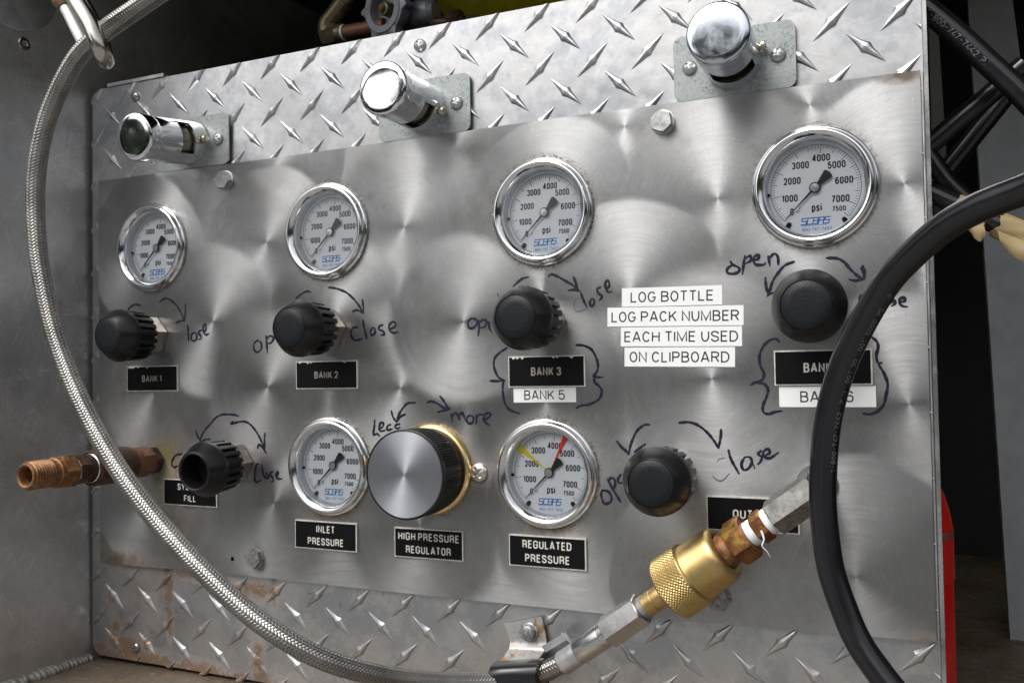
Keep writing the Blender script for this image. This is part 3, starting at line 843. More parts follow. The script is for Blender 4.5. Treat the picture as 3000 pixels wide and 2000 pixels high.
# compartment: left wall, floor, roof, back wall
WX = -14.0
struct('wall_left', B().box(WX - 6, WX, -122, 700, -130, 559), M['wall'])
struct('floor', B().box(-400, 1500, -122, 700, -140, -79.5), M['floor'])
struct('ceiling', B().box(-400, 1500, -110, 700, 560, 580), M['black'])
struct('wall_back', B().box(-400, 1500, 700, 720, -140, 660), M['black'])
struct('wall_right', B().box(1100, 1110, -60, 700, -140, 660), M['black'])

# round polished disc, rivet nut and weld belong to the wall
wl = bpy.data.objects['wall_left']
TOX = Matrix.Rotation(R(90), 4, 'Z')          # local -Y becomes +X
o = obj('round_cover', B().lathe([(0, 0), (0, 1.2), (40.5, 1.2), (41.5, 0.6), (41.5, 0)], 64, TOX), M['ferrule'], wl, (WX, -68, 459))
rv = obj('rivet_nut', B().lathe([(2.0, -3), (2.0, 0.8), (2.6, 1.3), (4.6, 0.9), (5.2, 0.2), (5.2, 0)], 32, TOX), M['darkscrew'], wl, (WX, -57.6, 408.8))
wb = B()
y = 1.0
k = 0
while y > -121:
    k += 1
    r = 3.6 + 1.6 * random.random() + (1.2 if y < -15 else 0)
    m = Matrix.Translation((WX + 1.5 + random.uniform(-.6, .6), y, -79 + random.uniform(-.5, .6))) @ Matrix.Rotation(R(random.uniform(-25, 25)), 4, 'Z') @ Matrix.Diagonal((1.25, 0.62, 1.0, 1))
    b1 = B().lathe([(0, -r), (r * .5, -r * .86), (r * .87, -r * .5), (r, 0), (r * .87, r * .5), (r * .5, r * .86), (0, r)], 14)
    wb.add(b1.v, b1.f, m)
    y -= 3.4 + random.random() * 1.6
obj('weld_bead', wb, M['weld'], wl, smooth=60)

# gravel and trees outside the compartment: the chrome mirrors them
gb = B()
gb.box(-60000, 60000, -90000, -130, -1080, -1040)
struct('ground', gb, M['ground'])
fv, ff = [], []
def clump(cx, cy, cz, r, n, sz):
    for i in range(n):
        d = rng.normal(size=3)
        d /= np.linalg.norm(d)
        q = np.array([cx, cy, cz]) + d * r * rng.uniform(.55, 1.0) * np.array([1, .8, .9])
        a = rng.normal(size=3); a /= np.linalg.norm(a)
        c = np.cross(a, rng.normal(size=3)); c /= np.linalg.norm(c)
        w = sz * rng.uniform(.6, 1.3)
        o_ = len(fv)
        fv.extend([tuple(q - a * w), tuple(q + c * w * .5), tuple(q + a * w), tuple(q - c * w * .5)])
        ff.append((o_, o_ + 1, o_ + 2, o_ + 3))
for i in range(34):
    ang = R(178 + 184 * i / 33)
    dist = rng.uniform(9500, 13500)
    cx, cy = dist * math.cos(ang), dist * math.sin(ang) - 600
    h = rng.uniform(3400, 5600) * (0.42 if 8 < i < 13 else (1.4 if 12 < i < 18 else 1.0))
    for j in range(7):
        clump(cx + rng.uniform(-900, 900), cy + rng.uniform(-700, 700), -900 + h * rng.uniform(.15, .85), rng.uniform(700, 1250), 170, 190)
tb = B()
tb.v, tb.f = fv, ff
tr = obj('tree_belt', tb, M['foliage'], smooth=0)
tag(tr, kind='stuff', label='belt of green trees and bushes mirrored in the chrome parts')

# ------------------------------------------------------------------ tread plate
tp = thing('tread_plate', 'diamond pattern aluminium backing plate behind the brushed control panel', 'metal plate')
out = rrect(-9.3, 622.0, -82.0, 387.3, 10, 6)
TL_, TR_ = [], []
def warp(x, z):
    # the left edge leans a little: -7 at the top, -12 at the foot; lower edge drops from -75 to -82
    if x < 30: x = x - (387 - z) / 470 * 3.0 * (30 - x) / 39
    if z < -60: z = z + max(0, (200 - x)) / 210 * 7.0
    return x, z
outw = [warp(x, z) for x, z in out]
sheet_o = obj('plate_sheet', sheet(outw, [(x, z, 30.0) for x, z in gauges], TREAD_Y, TREAD_Y + 3.0), M['tread'], tp, smooth=0)
# the sheet's left edge and top are rolled back a little, and its right edge returns to the rear
obj('edge_return', B().box(619.0, 622.0, TREAD_Y + 3.0, 62, -82, 386.5), M['edge'], tp, smooth=0)
obj('corner_trim', B().box(622.3, 624.4, -1.0, 14.0, -82, 386.9), M['steel'], tp, smooth=0)

def bar_mesh(d):
    """one raised lens-shaped bar with its little boss, long axis along d (+1 '/' or -1 '\\')"""
    b = B()
    U = [-1, -.8, -.6, -.4, -.22, -.11, 0, .11, .22, .4, .6, .8, 1]
    V = [-1, -.5, 0, .5, 1]
    L, Wd, H = 14.6, 2.95, 1.6
    ang = R(43.0) * d
    ca, sa = math.cos(ang), math.sin(ang)
    idx = {}
    for i, u in enumerate(U):
        w = 2.75 * (1 - abs(u) ** 1.3) + 0.95 * math.exp(-(u / .13) ** 2)
        h = H * (1 - abs(u) ** 2.6) + 0.50 * math.exp(-(u / .12) ** 2)
        for j, v in enumerate(V):
            e = (0.0, 0.80, 1.0, 0.80, 0.0)[j]
            vv = v * (1.0 if abs(v) == 1 else 1.05)
            x, z = u * L, vv * max(w, .03)
            idx[i, j] = len(b.v)
            b.v.append((x * ca - z * sa, -h * e, x * sa + z * ca))
    for i in range(len(U) - 1):
        for j in range(len(V) - 1):
            b.f.append((idx[i, j], idx[i + 1, j], idx[i + 1, j + 1], idx[i, j + 1]))
    return b
bar_me = {}
for d in (1, -1):
    bar_me[d] = meshdata('raised_bar', bar_mesh(d), M['tread'], smooth=24)
def clipped(d, x, z, planes):
    bm = bmesh.new()
    bm.from_mesh(bar_me[d])
    for co, no in planes:
        bmesh.ops.bisect_plane(bm, geom=bm.verts[:] + bm.edges[:] + bm.faces[:], plane_co=(Vector(co) - Vector((x, 0, z))) * MM, plane_no=no, clear_outer=True)
    me = bpy.data.meshes.new('raised_bar')
    bm.to_mesh(me)
    bm.free()
    me.materials.append(M['tread'])
    me.polygons.foreach_set('use_smooth', [True] * len(me.polygons))
    me.set_sharp_from_angle(angle=R(24))
    return me
PX, PZ = 36.25, 35.5
nb = 0
for d, x0, z0 in ((1, 284.6 - PX * 8, 381.3), (-1, 302.6 - PX * 9, 363.9)):
    for r_ in range(14):
        for c_ in range(-1, 19):
            x, z = x0 + c_ * PX, z0 - r_ * PZ
            if x < -22 or x > 634 or z < -92: continue
            if 18 < x < 609 and 12 < z < 292: continue
            topline = 310
            if 6 < x < 612 and 12 < z < topline - 18: continue
            lx = -9.4 - (387 - z) / 470 * 3.0
            pl = []
            if z + 10.5 > 387.3: pl.append(((0, 0, 387.2), (0, 0, 1)))
            if x - 11 < lx: pl.append(((lx, 0, 0), (-1, 0, 0)))
            if x + 11 > 621: pl.append(((621.6, 0, 0), (1, 0, 0)))
            if z - 10.5 < -74: pl.append(((0, 0, -81 + max(0, 200 - x) / 210 * 7.0), (0, 0, -1)))
            me = clipped(d, x, z, pl) if pl else bar_me[d]
            if len(me.polygons) < 3: continue
            o = bpy.data.objects.new('raised_bar', me)
            C.objects.link(o)
            o.parent = tp
            o.location = (x * MM, TREAD_Y * MM, z * MM)
            nb += 1
print('bars', nb)

# the little angle strip on the plate's upper left edge
st = thing('angle_strip', 'short aluminium strip with two screws on top of the tread plate at its left end', 'bracket', (39, TREAD_Y, 388))
obj('strip', B().box(-30.5, 30.5, -1.2, 22, -0.3, 2.3), M['ferrule'], st, smooth=0)
for dx in (-17, 12):
    obj('screw_head', B().lathe([(0, 2.2), (2.4, 1.8), (3.9, 0.9), (4.2, 0), (0, 0)], 24, Matrix.Rotation(R(-90), 4, 'X')), M['bolt'], st, (dx, 9, 2.3))

# ------------------------------------------------------------------ stainless control panel
sp = thing('gauge_board', 'brushed stainless panel with swirl marks, holding six gauges and marker writing', 'control panel')
po = [(0.2, -0.3), (150, 0.6), (300, -1.0), (450, -1.8), (620.2, 0.2), (620.4, 310.4), (400, 311.2), (200, 310.2), (0.0, 310.6)]
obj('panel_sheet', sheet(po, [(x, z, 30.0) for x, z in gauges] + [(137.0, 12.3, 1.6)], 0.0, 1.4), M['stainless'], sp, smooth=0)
obj('panel_rim', B().box(620.9, 621.6, -0.2, 2.6, 0.2, 310.2), M['edge'], sp, smooth=0)

def ribbon(strokes, width, y, seed=0):
    """felt-pen strokes: flat ribbons with round ends lying on the panel"""
    b = B()
    rr = random.Random(seed)
    lay = 0
    for st_ in strokes:
        lay += 1
        yy = y - 0.012 * lay
        pts = spline([(p[0], 0, p[1]) for p in st_], 0.5) if len(st_) > 2 else [Vector((st_[0][0], 0, st_[0][1])), Vector((st_[1][0], 0, st_[1][1]))]
        n = len(pts)
        L_, R_ = [], []
        ph = rr.random() * 6
        for i, p in enumerate(pts):
            t = (pts[min(i + 1, n - 1)] - pts[max(i - 1, 0)]).normalized()
            w = width * 0.5 * (1 + 0.16 * math.sin(i * 0.35 + ph) + 0.10 * math.sin(i * 0.9 + ph * 2))
            w *= (0.75 + 0.25 * min(1, i / 4)) * (0.6 + 0.4 * min(1, (n - 1 - i) / 5))
            nrm = Vector((-t.z, 0, t.x))
            L_.append((p + nrm * w, w))
            R_.append((p - nrm * w, w))
        o_ = len(b.v)
        for (l, w), (r, _) in zip(L_, R_):
            b.v += [(l.x, yy, l.z), (r.x, yy, r.z)]
        for i in range(n - 1):
            a = o_ + 2 * i
            b.f.append((a, a + 1, a + 3, a + 2))
        for e, sg in ((0, -1), (n - 1, 1)):
            p = pts[e]
            w = L_[e][1]
            o2 = len(b.v)
            b.v.append((p.x, yy - .003, p.z))
            for k_ in range(12):
                b.v.append((p.x + w * math.cos(k_ * PI / 6), yy - .003, p.z + w * math.sin(k_ * PI / 6)))
            for k_ in range(12):
                b.f.append((o2, o2 + 1 + k_, o2 + 1 + (k_ + 1) % 12))
    return b
faint = {'bank_1_close': 1, 'bank_3_close': 1, 'outlet_close': 2}
for i, (nm, strokes) in enumerate(WRITING.items()):
    k_ = faint.get(nm, 0)
    word = nm.split('_')[-1]
    part = 'handwritten_arrows' if word == 'arrows' else ('drawn_braces' if word == 'braces' else 'handwritten_word')
    lab = {'arrows': 'hand-drawn turning arrows in dark marker', 'braces': 'pair of hand-drawn curly braces in dark marker'}.get(word, 'the word %s written in dark marker' % (word if nm not in ('less_word', 'more_word') else nm.split('_')[0]))
    if k_:
        obj('faded_marker_stroke', ribbon(strokes[:k_], 0.8, -0.06, i), M['markerfaint'], sp, smooth=0)
    if word == 'braces':
        cut = 3 if nm == 'bank_3_braces' else 2
        obj('drawn_brace', ribbon(strokes[:cut], 1.7, -0.06, i), M['marker'], sp, smooth=0, label='hand-drawn left curly brace in dark marker')
        obj('drawn_brace', ribbon(strokes[cut:], 1.7, -0.06, i), M['marker'], sp, smooth=0, label='hand-drawn right curly brace in dark marker')
        continue
    obj(part, ribbon(strokes[k_:], 1.7, -0.06, i), M['marker'], sp, smooth=0, label=lab)

# ------------------------------------------------------------------ pressure gauges
def ang_of(v):            # dial angle of a psi value
    return R(225 - 270 * v / 7500.0)
def make_gauge():
    g = thing('pressure_gauge', 'x', 'pressure gauge', (0, 0, 0), group='pressure gauges on the control panel')
    obj('bezel', B().lathe([(29.0, 0.05), (34.6, 0.05), (35.0, 0.6), (35.0, 1.8), (34.3, 2.6), (33.6, 2.9), (33.3, 4.2), (32.6, 5.6), (31.6, 6.4), (30.6, 6.3), (29.6, 5.6), (28.4, 4.4), (27.6, 3.4), (27.3, 2.2), (27.3, 0.05)], 96, closed=True), M['bezel'], g, smooth=50)
    obj('case_wall', B().lathe([(27.5, 2.0), (27.2, 0.6), (26.9, -4.9), (27.6, -4.9), (28.5, -4.0), (28.5, 2.0)], 72, closed=True), M['dialwall'], g)
    obj('dial', B().lathe([(0, -5.0), (27.0, -5.0), (27.0, -6.0), (0, -6.0)], 72), M['dial'], g)
    t = B()
    yy = 4.94
    for v in range(0, 7501, 100):
        a = ang_of(v)
        r0, w = (20.2, .17) if v % 1000 == 0 else ((21.6, .15) if v % 500 == 0 else (22.9, .10))
        ca, sa = math.cos(a), math.sin(a)
        q = []
        for rr_, ss in ((r0, -w), (25.0, -w), (25.0, w), (r0, w)):
            q.append((rr_ * ca - ss * sa, yy, rr_ * sa + ss * ca))
        t.add(q, [(0, 1, 2, 3)])
    na = 90
    for i in range(na):
        a0, a1 = R(225 - 270 * i / na), R(225 - 270 * (i + 1) / na)
        t.add([(25.0 * math.cos(a0), yy - .01, 25.0 * math.sin(a0)), (25.25 * math.cos(a0), yy - .01, 25.25 * math.sin(a0)), (25.25 * math.cos(a1), yy - .01, 25.25 * math.sin(a1)), (25.0 * math.cos(a1), yy - .01, 25.0 * math.sin(a1))], [(0, 1, 2, 3)])
    obj('scale_ticks', t, M['ink'], g, smooth=0)
    for s_, x, z, h, w in (('0', -13.4, -12.6, 4.2, 1.9), ('1000', -14.4, -4.7, 4.2, 9.0), ('2000', -13.0, 5.3, 4.2, 9.6), ('3000', -8.0, 14.0, 4.2, 9.6), ('4000', 3.6, 17.2, 4.2, 9.8), ('5000', 12.0, 12.4, 4.2, 9.8),
                           ('6000', 15.8, 3.2, 4.2, 9.8), ('7000', 13.8, -7.2, 4.2, 9.8), ('7500', 12.8, -12.8, 3.0, 7.4), ('psi', 0.5, -11.2, 4.6, 5.6)):
        obj('printed_number' if s_ != 'psi' else 'unit_lettering', text_mesh('numeral', s_, h, M['ink'], 0.6, 0.028, x, z, 4.93, fit=w), None, g)
    # blocky italic maker's letters with a bar above and below each, as printed on the dial
    lb = B()
    def seg(x0, z0, x1, z1, w=.62):
        d = Vector((x1 - x0, 0, z1 - z0)).normalized() * w / 2
        n_ = Vector((-d.z, 0, d.x))
        pts = [Vector((x0, 0, z0)) - d - n_, Vector((x1, 0, z1)) + d - n_, Vector((x1, 0, z1)) + d + n_, Vector((x0, 0, z0)) - d + n_]
        lb.add([(p.x + 0.22 * p.z, yy - .004 * (len(lb.v) // 4 % 9), p.z) for p in pts], [(0, 1, 2, 3)])
    glyph = {'S': [(0, 3, 2.6, 3), (0, 1.6, 0, 3), (0, 1.6, 2.6, 1.6), (2.6, 0, 2.6, 1.6), (0, 0, 2.6, 0)], 'C': [(0, 3, 2.6, 3), (0, 0, 0, 3), (0, 0, 2.6, 0)],
             'B': [(0, 3, 2.6, 3), (0, 0, 0, 3), (2.6, 0, 2.6, 3), (0, 1.6, 2.6, 1.6), (0, 0, 2.6, 0)], 'A': [(0, 3, 2.6, 3), (0, 0, 0, 3), (2.6, 0, 2.6, 3), (0, 1.6, 2.6, 1.6)]}
    for i, ch in enumerate('SCBAS'):
        for (x0, z0, x1, z1) in glyph[ch]:
            seg(-8.0 + i * 3.15 + x0, -20.6 + z0 * 1.18, -8.0 + i * 3.15 + x1, -20.6 + z1 * 1.18)
    for v in range(len(lb.v)):
        x, y_, z = lb.v[v]
        lb.v[v] = (x + 4.2, y_, z)
    seg(-3.6, -21.3, 11.0, -21.3, .25)
    obj('maker_lettering', lb, M['blue'], g, smooth=0)
    obj('phone_number', text_mesh('phone', '800-747-7442', 2.0, M['blue'], 0.8, 0.004, 0.3, -23.6, 4.93, fit=16.4), None, g)
    for x, z, a in ((-15.6, -20.8, 235), (16.0, -20.0, -52)):
        m = Matrix.Translation((x, 0, z)) @ Matrix.Rotation(R(-a), 4, 'Y')
        obj('dial_stop', B().prism(rrect(-2.3, 2.3, -1.35, 1.35, 1.3, 5), 4.2, 4.9, m), M['rubber'], g)
    obj('zero_pin', B().lathe([(0, -3.4), (0.7, -3.5), (0.9, -4.2), (0.9, -5.0)], 14, Matrix.Translation((-9.9, 0, -12.2))), M['hub'], g)
    # the needle points at zero, its black wedge-shaped tail up and to the right
    a = ang_of(0)
    ca, sa = math.cos(a), math.sin(a)
    nb_ = B()
    pl = [(23.6, .08), (23.6, -.08), (2.0, -.62), (-2.4, -.85), (-6.2, -1.9), (-10.6, -2.9), (-11.3, -2.2), (-11.7, 0), (-11.3, 2.2), (-10.6, 2.9), (-6.2, 1.9), (-2.4, .85), (2.0, .62)]
    poly = [(u * ca - v * sa, u * sa + v * ca) for u, v in pl]
    nb_.prism(poly, 2.9, 3.4)
    nd = obj('needle', nb_, M['needle'], g, smooth=0)
    obj('needle_hub', B().lathe([(0, -1.6), (0.45, -1.6), (0.5, -1.9), (2.3, -2.0), (2.6, -2.3), (2.7, -3.2), (2.7, -5)], 32), M['hub'], g)
    obj('hub_ring', B().lathe([(2.72, -2.5), (3.15, -2.7), (3.15, -3.6), (2.72, -3.6)], 32, closed=True), M['needle'], g)
    obj('wall_mark', B().box(-27.0, -25.4, 3.6, 4.7, -2.9, -1.2), M['rubber'], g, smooth=0)
    obj('lens', B().lathe([(0, 2.2), (27.45, 2.2)], 72), M['glass'], g, smooth=0)
    return g
g0 = make_gauge()
glabels = ['gauge at the top left, smallest in view', 'gauge second from the left in the upper row', 'gauge with brown grime round its rim, third in the upper row',
           'gauge largest in view, with an air bubble in its dial', 'pitted gauge above the INLET PRESSURE plate', 'gauge with a yellow and a red pointer']
gs = []
for i, (x, z) in enumerate(gauges):
    if i == 0:
        g0.location = (x * MM, 0, z * MM)
        g0['label'] = 'round white pressure ' + glabels[0]
        g = g0
    else:
        g = dup(g0, (x, 0, z), 'round white pressure ' + glabels[i])
    gs.append(g)
for g in gs[4:]:
    for c in g.children:
        if c.name.startswith('bezel'):
            me = c.data.copy()
            me.materials.clear()
            me.materials.append(M['oldchrome'])
            c.data = me
# bubble under the lens of the upper right gauge
bb = B().lathe([(4.0, 0.9), (4.3, 1.2), (4.7, 1.0), (4.8, 0.5), (4.3, 0.3)], 40, Matrix.Translation((0.2, 0, 22.9)) @ Matrix.Diagonal((0.85, 1, .48, 1)), closed=True)
for i in range(26):
    x = rng.uniform(-9.5, 14)
    z = 22.3 - (x - 1) ** 2 * 0.012 + rng.uniform(-.5, .5)
    r = rng.uniform(.25, .6)
    bb.lathe([(r * .7, 0.5), (r, 0.8), (r * 1.15, 0.6), (r, 0.4)], 10, Matrix.Translation((x, 0, z)), closed=True)
obj('air_bubble', bb, M['dialwall'], gs[3])
# coloured pointers on the regulated pressure dial
for nm, val, mt, w in (('yellow_pointer', 2250, M['yellow'], 2.3), ('red_pointer', 4480, M['red'], 1.9)):
    a = ang_of(val)
    ca, sa = math.cos(a), math.sin(a)
    pl = [(2.6, .3), (2.6, -.3), (13, -.55), (26.4, -w), (26.4, w), (13, .55)] if nm[0] == 'y' else [(2.6, .3), (2.6, -.3), (14, -.6), (26.4, -w), (26.4, w), (14, .6)]
    obj(nm, B().prism([(u * ca - v * sa, u * sa + v * ca) for u, v in pl], 4.3, 4.6), mt, gs[5], smooth=0)

# ------------------------------------------------------------------ valve knobs
def flute(n_per, n_rib, depth, gap):
    def f(k, i, r):
        return -depth if (i % n_per) >= n_per - gap else 0.0
    return f
def make_knob(open_end=False):
    t = thing('control_valve', 'x', 'valve', (0, 0, 0), group='black valve knobs on the control panel')
    obj('hex_nut', hexprof(B(), 27.0, 0.05, 11.4, 12, 1.0), M['pinksteel'], t, smooth=28)
    obj('neck', B().lathe([(11.5, 11.2), (11.5, 13.0)], 40), M['steel'], t)
    nr, per = 19, 10
    fl = flute(per, nr, 2.6, 4)
    prof = [(15.6, 12.0), (17.2, 12.4), (18.3, 13.8), (19.3, 31.0), (19.3, 31.6)]
    obj('fluted_grip', B().lathe([(8.0, 12.0)] + prof + [(12.0, 31.6)], nr * per, mod=lambda k, i, r: fl(k, i, r) if r > 14 else 0.0), M['plastic'], t, smooth=30)
    if not open_end:
        obj('collar', B().lathe([(16.0, 31.4), (19.6, 31.4), (19.9, 31.9), (19.9, 34.6), (19.5, 35.6), (13.9, 44.6), (13.5, 44.9), (13.3, 44.6), (13.3, 43.5), (0, 43.5)], 72), M['plastic'], t, smooth=28)
        obj('cap', B().lathe([(13.2, 43.6), (13.2, 44.6), (12.9, 45.0), (8, 45.45), (0, 45.6)], 64), M['textured'], t, smooth=50)
    else:
        obj('collar', B().lathe([(16.0, 31.4), (19.6, 31.4), (19.9, 31.9), (19.9, 34.6), (19.5, 35.6), (15.0, 44.0), (14.2, 45.2), (13.2, 45.6), (12.2, 45.2), (11.6, 44.0), (11.2, 28.0)], 72), M['plastic'], t, smooth=28)
        obj('bore', B().lathe([(11.2, 28.2), (0, 27.6)], 48), M['plasticdark'], t)
    return t
M['pinksteel'] = mat_metal('warm_nut_steel', (0.42, 0.37, 0.33), (0.54, 0.49, 0.44), 0.28, 1.0, 30, 0.05)
k0 = make_knob()
kn = [((GX[0], 0, 181.4), 'black fluted knob beside the word close, above the BANK 1 plate'), ((GX[1], 0, 181.4), 'black fluted knob second from the left, with close written to its right in full'), ((GX[2], 0, 182), 'black fluted knob in the middle of the upper row, left of the white label strips'),
      ((GX[3], 0, 181.8), 'black fluted knob seen almost face on, right of the white label strips'), ((478.3, 0, 86.0), 'black fluted knob between the REGULATED PRESSURE gauge and the outlet fitting')]
for i, (p_, lab) in enumerate(kn):
    if i == 0:
        k0.location = Vector(p_) * MM
        k0['label'] = lab
    else:
        dup(k0, p_, lab, rot=(0, R(7 * i), 0))
bpy.data.objects[k0.name]
for o_ in list(C.objects):
    if o_.name.startswith('control_valve') and abs(o_.location.x - 0.4783) < 1e-4:
        o_.location.y = -5 * MM
kf = make_knob(True)
kf['label'] = 'black fluted knob with an open hollow end where its cap is missing'
kf.location = Vector((142.0, 0, 84.6)) * MM
kf.rotation_euler = (R(3.0), R(9), R(1.0))

# regulator knob
rk = thing('regulator_knob', 'large knurled black knob with a brushed metal face and gold ring', 'control knob', (310.4, 0, 84.3))
obj('brass_ring', B().lathe([(25, 0.05), (30.0, 0.05), (30.6, 1.0), (30.6, 3.0), (29.6, 5.2), (27.8, 5.8), (26.5, 5.6), (25, 4.8)], 90, closed=True), M['ringbrass'], rk, smooth=50)
obj('spacer', B().lathe([(26.3, 4.5), (26.3, 12.5), (22, 12.5)], 72), M['anodised'], rk)
nk = 96
obj('knurled_grip', B().lathe([(22, 12.0), (28.2, 12.0), (28.8, 12.8), (29.0, 32.0), (28.6, 32.8)], nk * 4, mod=lambda k, i, r: (-0.75 if i % 4 in (0, 1) and r > 28 else 0.0)), M['anodised'], rk, smooth=20)
obj('grip_rim', B().lathe([(28.4, 32.6), (28.9, 33.0), (29.2, 35.4), (28.9, 36.4), (28.2, 36.6), (27.9, 36.2), (27.9, 35.6)], 96), M['anodised'], rk, smooth=40)
obj('face', B().lathe([(28.0, 35.9), (27.6, 36.5), (0, 36.5)], 96), mat_radial('turned_aluminium', (0.54, 0.56, 0.61), 0.33, 0.85), rk, smooth=20)
obj('set_screw', B().lathe([(0, 0), (1.6, 0), (1.6, 2.2), (0, 2.2)], 16), M['plasticdark'], rk, (28.75 * math.cos(R(40)), -17.5, 28.75 * math.sin(R(40))), (0, R(-50), 0))

# ------------------------------------------------------------------ screws and bolts
def phillips(rad, h, mat_name, arm=0.62, slot=0.13, depth=1.0, rot=20, washer=False):
    """domed screw head with a real cross recess"""
    b = B()
    n = 44
    idx = {}
    cr, sr = math.cos(R(rot)), math.sin(R(rot))
    rings = [i / 20.0 for i in range(21)]
    m_ = 64
    for i, q in enumerate(rings):
        for k in range(m_):
            a = 2 * PI * k / m_
            x, z = q * math.cos(a), q * math.sin(a)
            hh = h * math.sqrt(max(0.0, 1 - 0.92 * q * q)) if q < 1 else 0.0
            if q == 1: hh = 0.12 * h
            u, v = x * cr + z * sr, -x * sr + z * cr
            ins = min(arm - abs(u), slot + 0.05 * (1 - abs(u)) - abs(v))
            ins2 = min(arm - abs(v), slot + 0.05 * (1 - abs(v)) - abs(u))
            e = max(ins, ins2)
            if e > 0: hh -= depth * min(1, e / 0.06)
            idx[i, k] = len(b.v)
            b.v.append((x * rad, -hh, z * rad))
    for i in range(20):
        for k in range(m_):
            k2 = (k + 1) % m_
            b.f.append((idx[i, k], idx[i + 1, k], idx[i + 1, k2], idx[i, k2]))
    o_ = len(b.v)
    for k in range(m_):
        b.v.append((rad * math.cos(2 * PI * k / m_), 0, rad * math.sin(2 * PI * k / m_)))
    for k in range(m_):
        k2 = (k + 1) % m_
        b.f.append((idx[20, k], o_ + k, o_ + k2, idx[20, k2]))
    return b
def screw(x, z, y, rad, h, mat, label, rot=20):
    b = phillips(rad, h, mat, rot=rot)
    o = obj('phillips_screw', b, M[mat], loc=(x, y, z), smooth=40)
    return tag(o, label, 'screw', 'cross-head screws')
screw(345.9, 83.2, -0.05, 6.4, 3.6, 'bigscrew', 'large domed cross-head screw between the regulator knob and the right lower gauge', 35)
screw(38.9, 375.6, TREAD_Y, 4.2, 3.0, 'darkscrew', 'dark cross-head screw on the tread plate above the left latch', 10)
screw(304.0, 375.2, TREAD_Y, 4.7, 3.0, 'bolt', 'bright cross-head screw on the tread plate above the middle latch', 28)
screw(36.0, -65.0, TREAD_Y, 4.1, 2.8, 'darkscrew', 'dull cross-head screw low on the tread plate near the lower left corner', 30)

def hexbolt(x, z, y, mat, label, rot, washer=False, mark=False):
    t = thing('hex_bolt', label, 'bolt', (x, y, z), (0, R(rot), 0), 'hex bolts holding the control panel')
    obj('bolt_head', hexprof(B(), 12.4, 0.6, 5.2, 0, 0.9), M[mat], t, smooth=28)
    obj('washer_face', B().lathe([(0, 0.02), (7.6, 0.02), (7.6, 0.7), (7.0, 0.9), (0, 0.9)], 40), M[mat], t)
    if mark:
        obj('head_marking', text_mesh('mark', 'B', 3.2, M['darkscrew'], 0.8, 0.0, -1.2, 1.0, -5.18), None, t)
        m_ = B()
        for i in range(3):
            m_.box(-2.2 + i * 1.5, -1.8 + i * 1.5, -5.24, -5.15, -3.6, -1.6)
        obj('grade_marks', m_, M['darkscrew'], t, smooth=0)
    return t
hexbolt(133.6, 297.8, 0, 'bolt', 'zinc hex bolt at the top edge of the panel near the left latch', 8)
hexbolt(475.6, 299.6, 0, 'bolt', 'marked hex bolt at the top edge of the panel left of the largest gauge', 22, mark=True)
hexbolt(159.6, 14.6, 0, 'rustbolt', 'rusty hex bolt at the lower edge of the panel beside a small drilled hole', 15)
hexbolt(503.0, 13.8, 0, 'rustbolt', 'hex bolt half hidden behind the gold hose coupling', 3)

